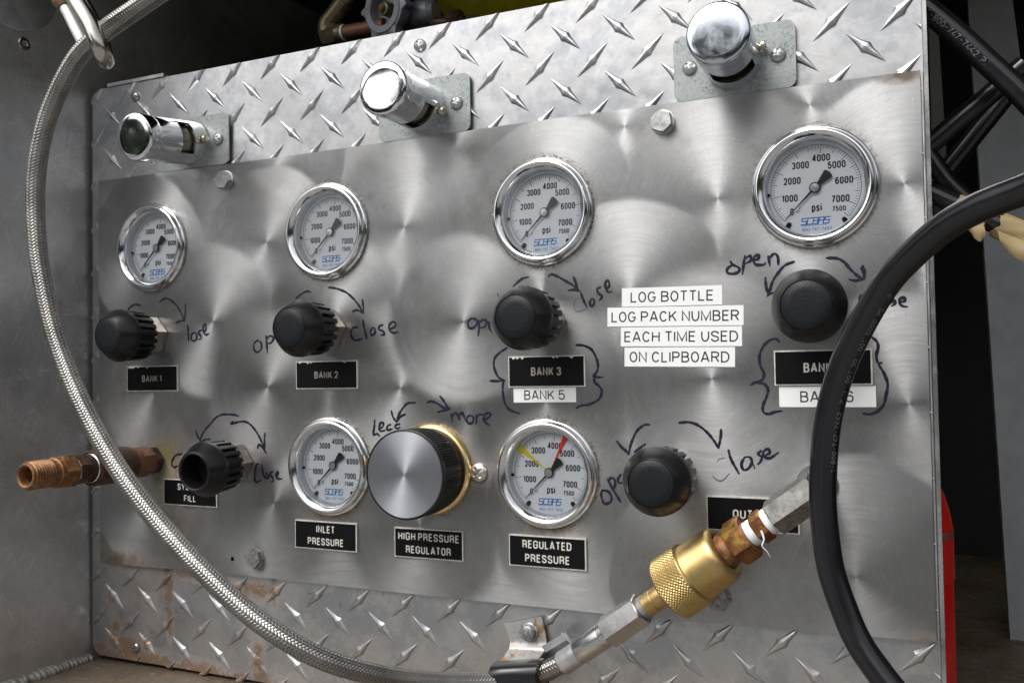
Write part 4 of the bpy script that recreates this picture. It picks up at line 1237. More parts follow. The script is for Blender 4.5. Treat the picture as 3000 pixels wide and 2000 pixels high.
# ------------------------------------------------------------------ push latches
def make_latch(name_label, x, tilt_x, tilt_z, slot_ang, chrome_m, slot_m, kk, ext=0.0):
    t = thing('push_latch', name_label, 'door latch', (x, TREAD_Y, 330.5), group='chromed push latches along the top of the panel')
    obj('mounting_plate', B().prism(rrect(-36, 36, -19.7, 19.7, 5, 5), -3.2, -1.7), M['galv'], t, smooth=0)
    rot = (R(tilt_x), 0, R(tilt_z))
    RR = 16.9
    n = 72
    # barrel with a rectangular window cut through its side
    b = B()
    hs_ = [3.0, 10, 17, 18, 24, 30, 31, 40, 44 + ext]
    idx = {}
    for i, h in enumerate(hs_):
        for k in range(n):
            a = 2 * PI * k / n
            idx[i, k] = len(b.v)
            b.v.append((RR * math.cos(a), -h, RR * math.sin(a)))
    def in_win(i, k):
        a = (360.0 * (k + .5) / n - slot_ang + 180) % 360 - 180
        return 2 <= i < 5 and abs(a) < 46
    for i in range(len(hs_) - 1):
        for k in range(n):
            if in_win(i, k): continue
            k2 = (k + 1) % n
            b.f.append((idx[i, k], idx[i + 1, k], idx[i + 1, k2], idx[i, k2]))
    # inner wall gives the tube its thickness
    o_ = len(b.v)
    ri = RR - 1.6
    id2 = {}
    for i, h in enumerate(hs_):
        for k in range(n):
            a = 2 * PI * k / n
            id2[i, k] = len(b.v)
            b.v.append((ri * math.cos(a), -h, ri * math.sin(a)))
    for i in range(len(hs_) - 1):
        for k in range(n):
            k2 = (k + 1) % n
            if in_win(i, k):
                for (a_, b_) in (((i, k), (i + 1, k)), ((i, k2), (i + 1, k2)), ((i, k), (i, k2)), ((i + 1, k), (i + 1, k2))):
                    # close the cut edges where the neighbour is solid
                    pass
                continue
            b.f.append((id2[i, k], id2[i, k2], id2[i + 1, k2], id2[i + 1, k]))
            if in_win(i, (k + 1) % n): b.f.append((idx[i, k2], idx[i + 1, k2], id2[i + 1, k2], id2[i, k2]))
            if in_win(i, (k - 1) % n): b.f.append((idx[i, k], idx[i + 1, k], id2[i + 1, k], id2[i, k]))
            if in_win(i + 1, k): b.f.append((idx[i + 1, k], idx[i + 1, k2], id2[i + 1, k2], id2[i + 1, k]))
            if in_win(i - 1, k): b.f.append((idx[i, k], idx[i, k2], id2[i, k2], id2[i, k]))
    obj('barrel', b, chrome_m, t, rot=rot)
    obj('inner_bolt', B().lathe([(0, 3.5), (12.8, 3.5), (13.0, 26.5), (11.0, 30.5), (10.6, 33), (0, 33)], 40), slot_m, t, rot=rot)
    obj('cap', B().lathe([(16.9, 43.0 + ext), (17.3, 43.3 + ext), (17.5, 44.5 + ext), (17.5, 52.6 + ext), (17.35, 53.5 + ext), (16.8, 54.2 + ext), (15.9, 54.6 + ext), (12, 54.75 + ext), (6, 54.82 + ext), (0, 54.85 + ext)], 80), chrome_m, t, rot=rot, smooth=60)
    ss = obj('set_screw', B().lathe([(1.7, 15.5), (1.7, 17.5), (3.0, 17.6), (3.3, 18.6), (3.0, 20.0), (2.2, 20.6), (0, 20.6)], 24, Matrix.Translation((0, -9, 0)) @ Matrix.Rotation(R(-slot_ang2[kk]), 4, 'Y') @ TOX), M['screwbrass'], t, rot=rot)
    for sx_ in (-26, 26):
        obj('plate_screw', meshdata('plate_screw', phillips(4.5, 3.0, '', rot=25 + sx_ + 17 * kk), M['bolt'], 40), None, t, (sx_, -3.2, 0))
    return t
M['capfilm'] = mat_chrome(0.6, 0.10, (0.62, 0.66, 0.72), 'filmed_chrome', 0.12)
M['screwbrass'] = mat_metal('brassy_screw', (0.42, 0.38, 0.28), (0.60, 0.56, 0.44), 0.35, 1.0, 200, 0.2)
M['grease'] = mat_metal('greasy_bolt', (0.22, 0.20, 0.15), (0.34, 0.32, 0.26), 0.3, 0.8, 200, 0.3)
slot_ang2 = [2, -18, 15]
# windows face the camera on the left latch and downwards on the other two
make_latch('left push latch, its chrome cap mirroring green, window open towards the right', 101, 7.0, -1.0, 5, M['chrome'], M['grease'], 0, 7.0)
make_latch('middle push latch with a bright blank chrome cap', 307.5, 0.0, 1.0, -62, M['chrome'], M['grease'], 1, 2.0)
make_latch('right push latch with a bluish chrome cap, both plate screws showing', 519, -1.0, 2.5, -78, M['capfilm'], M['grease'], 2)

# ------------------------------------------------------------------ engraved plates
def plate(x, z, lines, label, h, fits, dim=False, w=53.2, ht=20.0, rot=0.0, chips=0):
    t = thing('engraved_plate', label, 'label plate', (x, 0, z), (0, R(rot), 0), 'black engraved plates on the control panel')
    obj('rim', B().box(-w / 2, w / 2, -1.5, -0.05, -ht / 2, ht / 2), M['plate'], t, smooth=0)
    obj('black_face', B().box(-w / 2 + .7, w / 2 - .9, -1.75, -1.2, -ht / 2 + .7, ht / 2 - .8), M['plateblack'], t, smooth=0)
    if chips:
        cb = B()
        rr = random.Random(int(x))
        for q in range(chips):
            cx = rr.uniform(-w / 2 + 2, w / 2 - 2) if q > 3 else rr.uniform(-w / 2 + 3, -w / 2 + 14)
            zt = ht / 2 - .8
            pts = [(cx - rr.uniform(.5, 1.6), zt), (cx + rr.uniform(.5, 1.8), zt), (cx + rr.uniform(.1, .7), zt - rr.uniform(.3, 1.1)), (cx - rr.uniform(0, .4), zt - rr.uniform(.4, 1.6))]
            cb.add([(px, -1.78 - 0.004 * q, pz) for px, pz in pts], [(0, 3, 2, 1)])
        obj('chipped_edge', cb, M['plate'], t, smooth=0)
    n = len(lines)
    for i, (s_, f) in enumerate(zip(lines, fits)):
        zz = (n - 1) * 0.5 * (h + 3.6) - i * (h + 3.6)
        obj('lettering', text_mesh('lettering', s_, h, M['platetext_dim' if dim else 'platetext'], 0.6, 0.018, 0, zz, -1.77, fit=f), None, t)
plate(59.0, 148.4, ['BANK 1'], 'black plate reading BANK 1, leftmost of the plates under the upper knobs', 5.0, [20.5], True, chips=6)
plate(225.4, 149.1, ['BANK 2'], 'black plate reading BANK 2, second from the left under the upper knobs', 5.0, [20.5], True, chips=7)
plate(395.8, 149.1, ['BANK 3'], 'black plate reading BANK 3 with chipped paint on its top edge', 5.4, [21.0], True, chips=9)
plate(565.2, 148.8, ['BANK 4'], 'black plate reading BANK 4, half covered by the black hose', 5.4, [21.0])
plate(97.2, 60.3, ['SYSTEM', 'FILL'], 'black plate reading SYSTEM FILL below the open-ended knob', 5.0, [25, 12], rot=0.3)
plate(223.0, 34.8, ['INLET', 'PRESSURE'], 'black plate reading INLET PRESSURE', 5.2, [16, 31], rot=0.3)
plate(307.2, 34.0, ['HIGH PRESSURE', 'REGULATOR'], 'black plate reading HIGH PRESSURE REGULATOR', 5.2, [47.5, 35])
plate(394.1, 34.1, ['REGULATED', 'PRESSURE'], 'black plate reading REGULATED PRESSURE', 5.2, [34, 31])
plate(524.0, 64.1, ['OUTLET'], 'black plate reading OUTLET, mostly behind the hose fittings', 5.2, [23])

def paper(c4, s_, h, fit, label):
    xs = [c[0] for c in c4]; zs = [c[1] for c in c4]
    cx, cz = sum(xs) / 4, sum(zs) / 4
    ang = math.atan2(c4[1][1] - c4[0][1], c4[1][0] - c4[0][0])
    t = thing('label_strip', label, 'label', (cx, 0, cz), (0, -ang, 0), 'white printed label strips on the control panel')
    w = (Vector((c4[1][0], c4[1][1])) - Vector((c4[0][0], c4[0][1]))).length
    hh = (abs(c4[0][1] - c4[3][1]) + abs(c4[1][1] - c4[2][1])) / 2
    obj('tape_strip', B().box(-w / 2, w / 2, -0.35, -0.05, -hh / 2, hh / 2), M['paper'], t, smooth=0)
    obj('printed_text', text_mesh('print', s_, h, M['paperink'], 0.86, 0.0, 0, 0, -0.36, fit=fit), None, t)
paper([(447.2, 199.7), (509.4, 198.4), (509.0, 186.9), (447.4, 188.1)], 'LOG BOTTLE', 6.6, 51.5, 'white strip reading LOG BOTTLE, topmost of four')
paper([(437.5, 188.0), (521.6, 186.0), (521.4, 174.3), (437.6, 176.2)], 'LOG PACK NUMBER', 6.6, 79, 'white strip reading LOG PACK NUMBER')
paper([(446.0, 175.5), (520.5, 173.8), (520.2, 162.1), (446.0, 163.6)], 'EACH TIME USED', 6.6, 70, 'white strip reading EACH TIME USED')
paper([(448.1, 163.0), (516.1, 161.6), (515.9, 149.9), (448.1, 151.3)], 'ON CLIPBOARD', 6.6, 61.5, 'white strip reading ON CLIPBOARD, lowest of four')
paper([(372.1, 138.6), (415.5, 138.8), (415.4, 129.7), (372.2, 128.8)], 'BANK 5', 6.2, 28.3, 'white strip reading BANK 5 below the BANK 3 plate')
paper([(541.0, 138.1), (593.3, 138.1), (592.7, 126.3), (540.8, 126.5)], 'BANK 6', 6.4, 29, 'white strip reading BANK 6 below the BANK 4 plate, crossed by the hose')
# ================================================================== hoses and fittings
def frames(path):
    P = [Vector(p) for p in path]
    T, Nn, Bb = [], [], []
    nrm = None
    for i in range(len(P)):
        t = (P[min(i + 1, len(P) - 1)] - P[max(i - 1, 0)]).normalized()
        nrm = t.orthogonal().normalized() if nrm is None else (nrm - t * nrm.dot(t)).normalized()
        T.append(t); Nn.append(nrm); Bb.append(t.cross(nrm))
    return P, T, Nn, Bb

def braid_mesh(path, rad, n_str=12, pitch=26.0, width=1.50, step=0.5):
    """24 flat wire bands, twelve each way, woven two over and two under along the hose"""
    P, T, Nn, Bb = frames(path)
    L = [0.0]
    for a, b in zip(P, P[1:]): L.append(L[-1] + (b - a).length)
    s = np.arange(0, L[-1], step)
    Pn, Na, Ba, Ta = (np.array([tuple(v) for v in q]) for q in (P, Nn, Bb, T))
    ip = lambda A: np.stack([np.interp(s, L, A[:, k]) for k in range(3)], 1)
    C0, N0, B0, T0 = ip(Pn), ip(Na), ip(Ba), ip(Ta)
    V, F = [], []
    off = 0
    m = len(s)
    for sg in (1, -1):
        for i in range(n_str):
            th = 2 * PI * (sg * s / pitch + i / n_str)
            q = 2 * i + sg * 2 * n_str * s / pitch
            w = np.cos(PI / 2 * (q - 0.5)) * sg
            r = rad + 0.30 * np.clip(w * 1.5, -1, 1)
            dth = width / 2 / rad / math.sin(math.atan(2 * PI * rad / pitch))
            # across the band the offset runs partly round the hose and partly along it
            ca = math.cos(math.atan(2 * PI * rad / pitch))
            for j, (e, dr) in enumerate(((-1, -0.10), (-.5, 0.05), (0.5, 0.05), (1, -0.10))):
                a = th + e * (width / 2 * ca) / rad
                along = -sg * e * (width / 2) * math.sqrt(1 - ca * ca)
                rr = (r + dr)[:, None]
                V.append(C0 + T0 * along + (N0 * np.cos(a)[:, None] + B0 * np.sin(a)[:, None]) * rr)
            idx = np.arange(m - 1)
            for j in range(3):
                a0 = off + j * m + idx
                b0 = off + (j + 1) * m + idx
                F.append(np.stack([a0, b0, b0 + 1, a0 + 1], 1))
            off += 4 * m
    V = np.concatenate(V) * MM
    F = np.concatenate(F)
    me = bpy.data.meshes.new('braid')
    me.vertices.add(len(V))
    me.vertices.foreach_set('co', V.astype(np.float32).ravel())
    me.loops.add(len(F) * 4)
    me.loops.foreach_set('vertex_index', F.astype(np.int32).ravel())
    me.polygons.add(len(F))
    me.polygons.foreach_set('loop_start', np.arange(0, len(F) * 4, 4, dtype=np.int32))
    me.polygons.foreach_set('use_smooth', np.ones(len(F), dtype=bool))
    me.update(calc_edges=True)
    me.validate()
    me.materials.append(M['braid'])
    return me

braid_pts = [(285, -165, 392), (242.2, -150.0, 383.2), (199.8, -142.0, 374.7), (175.3, -140.0, 368.2), (155.7, -138.0, 362.5), (134.4, -135.0, 353.8), (115.5, -132.0, 338.7), (100.4, -130.0, 320.0), (93.3, -130.0, 301.8),
    (88.1, -129.0, 282.2), (86.1, -128.0, 259.9), (88.6, -128.0, 232.7), (94.3, -128.0, 207.7), (102.1, -128.0, 182.8), (112.3, -128.0, 160.4), (126.8, -129.0, 137.3), (144.6, -130.0, 113.8), (165.0, -131.0, 91.0),
    (188.8, -131.0, 68.0), (215.6, -131.0, 46.1), (240.6, -130.0, 27.8), (263.8, -128.0, 11.7), (285.6, -122.0, -2.2), (302.6, -110.0, -14.3), (318.4, -92.0, -24.5), (332.7, -70.0, -33.2), (350.8, -48.0, -39.3),
    (370.1, -30.0, -42.0), (380.2, -24.0, -41.1), (392.4, -22.0, -37.8), (402.1, -22.0, -33.4), (414.2, -22.5, -26.6)]
bpath = spline(braid_pts, 2.5)
bh = thing('braided_hose', 'braided steel hose hanging in a long loop from the ring to the outlet coupling', 'hose', braid_pts[-1])
off0 = Vector(braid_pts[-1])
o = obj('braid', braid_mesh([p - off0 for p in bpath], 5.75), None, bh)
o['kind'] = 'stuff'
obj('inner_tube', B().tube([p - off0 for p in bpath], 5.2, 16), M['braidcore'], bh, smooth=60)

# the fitting chain runs in a straight line from the outlet elbow down to the braid
E0 = Vector((557.6, -30.0, 79.2))
E1 = Vector((413.8, -22.5, -26.8))
ax = (E1 - E0).normalized()
ar = aim(ax)
of = thing('outlet_fitting', 'grey steel elbow on the panel with two tarnished brass nuts and white thread tape', 'pipe fitting', E0, ar)
inv = ar.to_matrix().inverted()
def to_local(v): return inv @ Vector(v)
leg = B()
hexprof(leg, 18.2, -9.0, 20.8, 46, 0.5)
obj('elbow_body', leg, M['caststeel'], of, smooth=28)
d0, d1 = to_local((3.0, 30, 4.0)), to_local((0, 0, 0))
obj('elbow_stub', B().tube([to_local((3, 29.9, 3.5)), to_local((1, 12, 1)), to_local((0, 3, 0))], 8.4, 32), M['caststeel'], of, smooth=50)
obj('panel_washer', B().tube([to_local((3, 29.95, 3.5)), to_local((3, 28.8, 3.5))], 11.5, 48), M['steel'], of, smooth=40)
def taperings(r, h0, h1, n):
    pr = [(r - 1.2, h0)]
    for i in range(n):
        a = h0 + (h1 - h0) * i / n
        c = h0 + (h1 - h0) * (i + 1) / n
        pr += [(r - .35, a), (r, a + (c - a) * .3), (r, a + (c - a) * .7), (r - .35, c - .02)]
    pr.append((r - 1.2, h1))
    return pr
obj('thread_tape', B().lathe(taperings(7.6, 20.6, 25.2, 4), 48, mod=lambda k, i, r: 0.12 * math.sin(i * .9 + k)), M['ptfe'], of)
obj('small_nut', hexprof(B(), 15.8, 25.0, 32.2, 34, 0.6), M['patina'], of, smooth=28)
obj('thread_tape', B().lathe(taperings(7.4, 32.0, 37.2, 5), 48, mod=lambda k, i, r: 0.12 * math.sin(i * .8 + k)), M['ptfe'], of)
obj('large_nut', hexprof(B(), 22.6, 37.0, 48.4, 38, 0.9), M['patina'], of, smooth=28)
obj('threaded_collar', B().lathe([(6, 48), (9.4, 48.2), (9.4, 50.5), (9.9, 51.5), (9.9, 53), (10.3, 53.3), (10.3, 54.2), (9.8, 54.6), (9.8, 60)], 56), M['copper'], of)
obj('loose_tape_end', B().tube(spline([tuple(to_local(Vector(p))) for p in ((-22, -7, -18), (-20.5, -8.0, -22.5), (-21.5, -8.5, -26), (-19.0, -8.0, -29), (-17.5, -7.5, -32.0))], 0.6), lambda t: 0.55 * (1 - t) + 0.12, 6), M['ptfe'], of, smooth=60)

qc = thing('quick_coupler', 'gold anodised quick coupling with a knurled sleeve below the outlet', 'hose coupling', E0 + ax * 55, ar)
obj('sleeve', B().lathe([(10.4, 3.0), (10.6, 0.4), (11.4, -0.3), (13.6, -0.3), (15.2, 0.6), (16.2, 2.6), (16.6, 5), (17.0, 20.5), (17.2, 21.2)], 90), M['brass'], qc, smooth=50)
obj('socket_shadow_ring', B().lathe([(10.3, 4.0), (9.6, 4.0)], 48), M['plasticdark'], qc)
# knurled band: a diamond grid of small pyramids
kb = B()
nr_, nh_ = 216, 44
h0_, h1_ = 22.2, 39.2
idx = {}
for j in range(nh_ + 1):
    h = h0_ + (h1_ - h0_) * j / nh_
    for i in range(nr_):
        u = i / nr_ * 54
        v = (h - h0_) / 2.05
        p1 = (u + v) % 1.0
        p2 = (u - v) % 1.0
        d = min(1 - abs(2 * p1 - 1), 1 - abs(2 * p2 - 1))
        r = 18.25 + 0.62 * min(d * 1.6, 1.0)
        idx[j, i] = len(kb.v)
        a = 2 * PI * i / nr_
        kb.v.append((r * math.cos(a), -h, r * math.sin(a)))
for j in range(nh_):
    for i in range(nr_):
        i2 = (i + 1) % nr_
        kb.f.append((idx[j, i], idx[j + 1, i], idx[j + 1, i2], idx[j, i2]))
obj('knurled_band', kb, M['brass'], qc, smooth=12)
obj('band_shoulder', B().lathe([(17.0, 20.8), (17.9, 21.2), (18.5, 22.3)], 90), M['brass'], qc, smooth=50)
obj('band_end', B().lathe([(18.4, 39.1), (17.4, 40.4), (15.5, 41.0), (8.0, 41.2)], 90), M['brass'], qc, smooth=50)
obj('stem', B().lathe([(6.4, 40.5), (6.6, 42), (6.6, 50.5), (6.3, 50.8), (6.3, 51.6), (6.6, 52), (6.6, 57.8), (6.0, 58.2), (6.0, 61.5)], 48), M['brass'], qc)

he = thing('hose_end_fitting', 'polished steel hose end with a long hexagon between coupling and braid', 'hose fitting', E0 + ax * 112, ar)
pr = [(5.2, 0)]
for i in range(6):
    pr += [(6.0, 0.2 + i * .9), (6.7, 0.5 + i * .9), (6.0, 0.95 + i * .9)]
obj('dirty_thread_tape', B().lathe(pr, 44), M['ferrule'], he)
obj('long_hexagon', hexprof(B(), 17.4, 4.6, 31.5, 46, 0.5), M['steel'], he, smooth=28)
obj('neck_ring', B().lathe([(7.0, 31.2), (7.9, 31.6), (7.9, 35.0), (7.3, 35.3)], 48), M['steel'], he)
obj('sleeve_tube', B().lathe([(7.0, 35.0), (7.7, 35.5), (7.8, 36), (7.8, 54.4), (7.5, 54.9), (6.6, 54.9)], 56), M['steel'], he)
obj('crimp_ferrule', B().lathe([(6.9, 54.6), (7.2, 55.0), (7.25, 68.0), (7.0, 68.8), (5.6, 68.8)], 48, mod=lambda k, i, r: 0.08 * math.sin(i * PI / 4)), M['ferrule'], he)

# clamp that holds the hose to the tread plate
hc = thing('hose_clamp', 'rusty bent clamp bracket bolted to the tread plate, black rubber band round the hose', 'clamp', (378, TREAD_Y, -17))
def L3(x, y, z): return (x - 378, y - TREAD_Y, z + 17)
top = [(362.6, -0.2, -14.6), (376, -0.2, -11.2), (388.6, -0.2, -7.4), (391.3, -0.4, -17), (392.3, -1.4, -24.0), (391.0, -3.2, -27.6), (389.4, -8.5, -30.6), (388.8, -16.0, -32.2)]
bot = [(362.6, -0.2, -14.6), (364.2, -0.3, -19.6), (366.0, -0.5, -24), (367.2, -1.4, -27.8), (366.6, -3.8, -30.6), (365.2, -9.0, -33.4), (364.0, -16.0, -36.0)]
rows = []
nr2 = 16
def samp(pl, t):
    q = t * (len(pl) - 1)
    i = min(int(q), len(pl) - 2)
    return Vector(pl[i]).lerp(Vector(pl[i + 1]), q - i)
right = [(388.6, -0.4, -7.4), (391.3, -0.5, -17), (392.4, -0.8, -23), (391.8, -2.6, -27.6), (390.2, -8.5, -31.2), (389.6, -16.0, -33.2), (389.4, -24, -34.5)]
left_ = [(362.6, -0.4, -14.4), (365.0, -0.5, -20.5), (366.8, -0.8, -25), (367.0, -2.6, -29.2), (365.6, -8.5, -33.0), (364.2, -16.0, -36.2), (363.8, -24, -37.6)]
bk = B()
nu, nv = 26, 8
for i in range(nu + 1):
    a, c = samp(left_, i / nu), samp(right, i / nu)
    for j in range(nv + 1):
        p = a.lerp(c, j / nv)
        bk.v.append(L3(*p))
for i in range(nu):
    for j in range(nv):
        q = i * (nv + 1) + j
        bk.f.append((q, q + 1, q + nv + 2, q + nv + 1))
n1 = len(bk.v)
bk.v += [(x * 1.0, y + 1.5, z - 0.9) if y < -5 else (x, y + 1.5, z - 0.1) for x, y, z in bk.v[:n1]]
bk.f += [tuple(i + n1 for i in reversed(f)) for f in bk.f[:]]
def edge_strip(ids):
    for a, c in zip(ids, ids[1:]): bk.f.append((a, c, c + n1, a + n1))
edge_strip([i * (nv + 1) for i in range(nu + 1)])
edge_strip([i * (nv + 1) + nv for i in range(nu, -1, -1)])
edge_strip([j for j in range(nv, -1, -1)])
obj('bent_bracket', bk, M['galvrust'], hc, smooth=40)
bo = obj('clamp_bolt', B().lathe([(6.1, 3.4), (6.1, 4.0), (5.7, 4.4), (5.0, 4.6), (4.9, 5.4), (4.6, 8.0), (4.0, 8.4), (0, 8.6)], 40), M['rustbolt'], hc, L3(380.8, 2.6, -17.6))
# rubber band: squared loop round the braid
hp = [p for p in bpath if 366 < p.x < 399]
def band(path, ry, rz, n=32):
    P, T, Nn, Bb = frames(path)
    b = B()
    for i, p in enumerate(P):
        t = T[i]
        up = Vector((0, 0, 1)); up = (up - t * up.dot(t)).normalized()
        sd = t.cross(up)
        for k in range(n):
            a = 2 * PI * k / n
            c_, s_ = math.cos(a), math.sin(a)
            e = 0.55
            x = math.copysign(abs(c_) ** e, c_) * ry
            z = math.copysign(abs(s_) ** e, s_) * rz
            z += 0.5 * math.sin(i * .9) * (1 if s_ > 0 else -1)
            b.v.append(tuple(Vector(L3(*p)) + sd * x + up * z))
    for i in range(len(P) - 1):
        for k in range(n):
            j = (k + 1) % n
            b.f.append((i * n + k, i * n + j, (i + 1) * n + j, (i + 1) * n + k))
    b.f.append(tuple(range(n))); b.f.append(tuple((len(P) - 1) * n + k for k in range(n)))
    return b
obj('rubber_band', band([Vector((367.4, -25.0, -45.0)), Vector((368.0, -25.0, -45.0)), Vector((376, -24.0, -44.0)), Vector((384, -23, -42.6)), Vector((390, -22.5, -41.4)), Vector((397.6, -22.5, -39.8)), Vector((398.2, -22.5, -39.8))], 10.5, 12.5), M['tape'], hc, smooth=40)
obj('clamp_tail', B().box(-9.5, 9.5, -0.8, 0.8, -2.2, 2.2), M['ferrule'], hc, L3(402.5, -10, -19.5), (0, R(-33), 0), smooth=0)

# ------------------------------------------------------------------ black air hoses
def curve_print(path, rad, text, size, t0, ang, mat, flip=False, gap=1.0):
    """letters wrapped onto a hose, running along it"""
    P, T, Nn, Bb = frames(path)
    L = [0.0]
    for a, b in zip(P, P[1:]): L.append(L[-1] + (b - a).length)
    b = B()
    pos = t0
    cam_p = Vector((634, -566, 151))
    for ch in text:
        if ch == ' ':
            pos += size * 0.8
            continue
        me = text_mesh('c', ch, size, mat, 0.62, 0.0, 0, 0, 0)
        vs = [Vector(v.co) / MM for v in me.vertices]
        fs = [tuple(p.vertices) for p in me.polygons]
        bpy.data.meshes.remove(me)
        i = next((k for k in range(len(L)) if L[k] >= pos), len(L) - 1)
        k = max(1, i)
        f = (pos - L[k - 1]) / max(1e-6, L[k] - L[k - 1])
        c = P[k - 1].lerp(P[k], f)
        t = T[k]
        view = (cam_p - c); view = (view - t * view.dot(t)).normalized()
        side = t.cross(view)
        if flip:
            t = -t; side = -side
        out = []
        for v in vs:
            a = (v.z) / rad + ang
            # v.x along the hose, v.z round it
            rr = rad + 0.05
            out.append(tuple(c + t * v.x + (view * math.cos(a) - side * math.sin(a)) * rr))
        b.add(out, fs)
        pos += size * 0.78 * gap
    return b

hose_pts = [(720, -150, 232), (690, -137, 228.5), (670.9, -125.0, 224.4), (661.5, -118.0, 221.6), (645.0, -108.0, 217.2), (630.6, -98.0, 210.6), (616.1, -88.0, 199.5), (604.3, -80.0, 187.3), (591.7, -74.0, 167.1), (581.9, -70.0, 146.2), (575.8, -68.0, 124.5),
            (573.0, -67.0, 105.3), (571.8, -67.0, 86), (572.4, -67.0, 69.2), (575.1, -68.0, 48.2), (581.8, -70.0, 27.8), (587.8, -72.0, 14.9), (596.8, -75.0, 2.9), (606.1, -78.0, -7.7), (622, -84, -24), (640, -92, -40)]
hpth = spline(hose_pts, 3.0)
ho = tag(obj('air_hose', B().tube(hpth, 6.7, 40), M['rubber'], smooth=60), 'thick black hose looping in front of the right side of the panel', 'hose', 'black rubber hoses')
obj('printed_text', curve_print(list(reversed(hpth)), 6.7, "1-800-747-7442  P/N .001 30 .001 5000 PSI MP", 2.6, 165, -0.75, M['rubberprint'], gap=1.12), M['rubberprint'], ho, smooth=0)
back = [('A', [(602, 22, 380), (614.6, 25.0, 362.9), (624.8, 25.0, 351.4), (640.4, 25.0, 333.9), (654.2, 25.0, 316.9), (666.7, 25.0, 301.7), (678.0, 25.0, 286.5), (690, 25, 270)], 'black hose with pale print running down behind the upper right edge of the panel', 6.6),
        ('B', [(596, 60, 262), (608.8, 60.0, 273.5), (622.7, 60.0, 280.9), (638.2, 60.0, 293.4), (654.2, 60.0, 305.6), (663.0, 60.0, 312.9), (674.4, 60.0, 322.3)], 'glossy black hose rising to the right behind the panel, the nearer of two that cross', 6.0),
        ('C', [(604, 110, 240), (614.3, 110.0, 255.6), (621.0, 110.0, 261.7), (635.2, 110.0, 278.5), (649.5, 110.0, 296.2), (665.6, 110.0, 316.0), (677.5, 110.0, 331.7)], 'dull black hose rising to the right deep behind the panel, beneath the glossy one', 6.0),
        ('D', [(610, 60, 300), (614.9, 60.0, 287.4), (623.1, 60.0, 273.6), (631.1, 60.0, 259.8), (640.1, 60.0, 248.7), (652.4, 60.0, 236.5), (664, 60, 226)], 'black hose going down to the right behind the looping front hose', 5.6)]
for nm, pts, lab, r in back:
    pth = spline(pts, 3)
    o = tag(obj('air_hose', B().tube(pth, r, 32), M['rubber'], smooth=60), lab, 'hose', 'black rubber hoses')
    if nm == 'A':
        obj('printed_text', curve_print(pth, r, "S INC. 1-800-747-7442 P/", 3.4, 20, -0.1, M['rubberprint'], gap=1.05), M['rubberprint'], o, smooth=0)

# hose wrapped in torn masking tape
T_pts = [(623, 20, 246), (636.1, 20.0, 238.0), (648.4, 20.0, 230.5), (657.8, 20.0, 224.8), (669.2, 20.0, 218.4), (681.9, 20.0, 210.8), (700, 20, 201)]
tpth = spline(T_pts, 1.2)
th_ = thing('taped_hose', 'black tube wrapped in torn tan masking tape at the right edge', 'hose', T_pts[3])
o0 = Vector(T_pts[3])
obj('tube', B().tube([p - o0 for p in tpth], 5.6, 28), M['rubber'], th_, smooth=60)
def wrap(x0, x1, r, rag0, rag1, seed):
    seg_ = [p for p in tpth if x0 <= p.x <= x1]
    P, T, Nn, Bb = frames(seg_)
    rr = random.Random(seed)
    j0 = [rr.uniform(-1, 1) * rag0 for _ in range(40)]
    j1 = [rr.uniform(-1, 1) * rag1 for _ in range(40)]
    b = B()
    n = 40
    for i, p in enumerate(P):
        e = i / (len(P) - 1)
        for k in range(n):
            a = 2 * PI * k / n
            q = r + 0.35 * math.sin(3 * a + i * .2 + seed) + 0.2 * math.sin(7 * a + i * .5)
            sh = j0[k] * (1 - e) ** 3 + j1[k] * e ** 3
            b.v.append(tuple(p - o0 + T[i] * sh + (Nn[i] * math.cos(a) + Bb[i] * math.sin(a)) * q))
    for i in range(len(P) - 1):
        for k in range(n):
            j = (k + 1) % n
            b.f.append((i * n + k, i * n + j, (i + 1) * n + j, (i + 1) * n + k))
    return b
obj('masking_tape', wrap(636, 652.5, 6.5, .4, 1.2, 1), M['masking'], th_, smooth=60)
obj('masking_tape', wrap(656.5, 698, 7.3, 1.6, .3, 2), M['masking'], th_, smooth=60)
def flap(p0, w, l, nrm, seed):
    """a torn tape end hanging free of the tube, curled"""
    b = B()
    rr = random.Random(seed)
    nu, nv = 14, 8
    for s_ in (0, 1):
        for i in range(nu + 1):
            u = i / nu
            end = l * (0.78 + 0.22 * math.sin(u * 7 + seed) + rr.uniform(-.06, .06))
            for j in range(nv + 1):
                v = j / nv
                b.v.append((p0[0] + u * w + 1.2 * v, p0[1] - 2.6 * math.sin(v * 2.6) + s_ * .25 + 0.6 * math.sin(u * 6), p0[2] - u * w * 0.55 - v * end + (rr.uniform(-.2, .2) if not s_ else 0)))
    m_ = (nu + 1) * (nv + 1)
    for s_ in (0, 1):
        for i in range(nu):
            for j in range(nv):
                q = s_ * m_ + i * (nv + 1) + j
                b.f.append((q, q + 1, q + nv + 2, q + nv + 1))
    return b
obj('torn_tape_end', flap((635.5 - o0.x, 14.5 - 20, 234.0 - o0.z), 14, 12, 0, 3), M['masking'], th_, smooth=60)
obj('torn_tape_end', flap((656.0 - o0.x, 13.0 - 20, 221.5 - o0.z), 22, 12, 0, 5), M['masking'], th_, smooth=60)

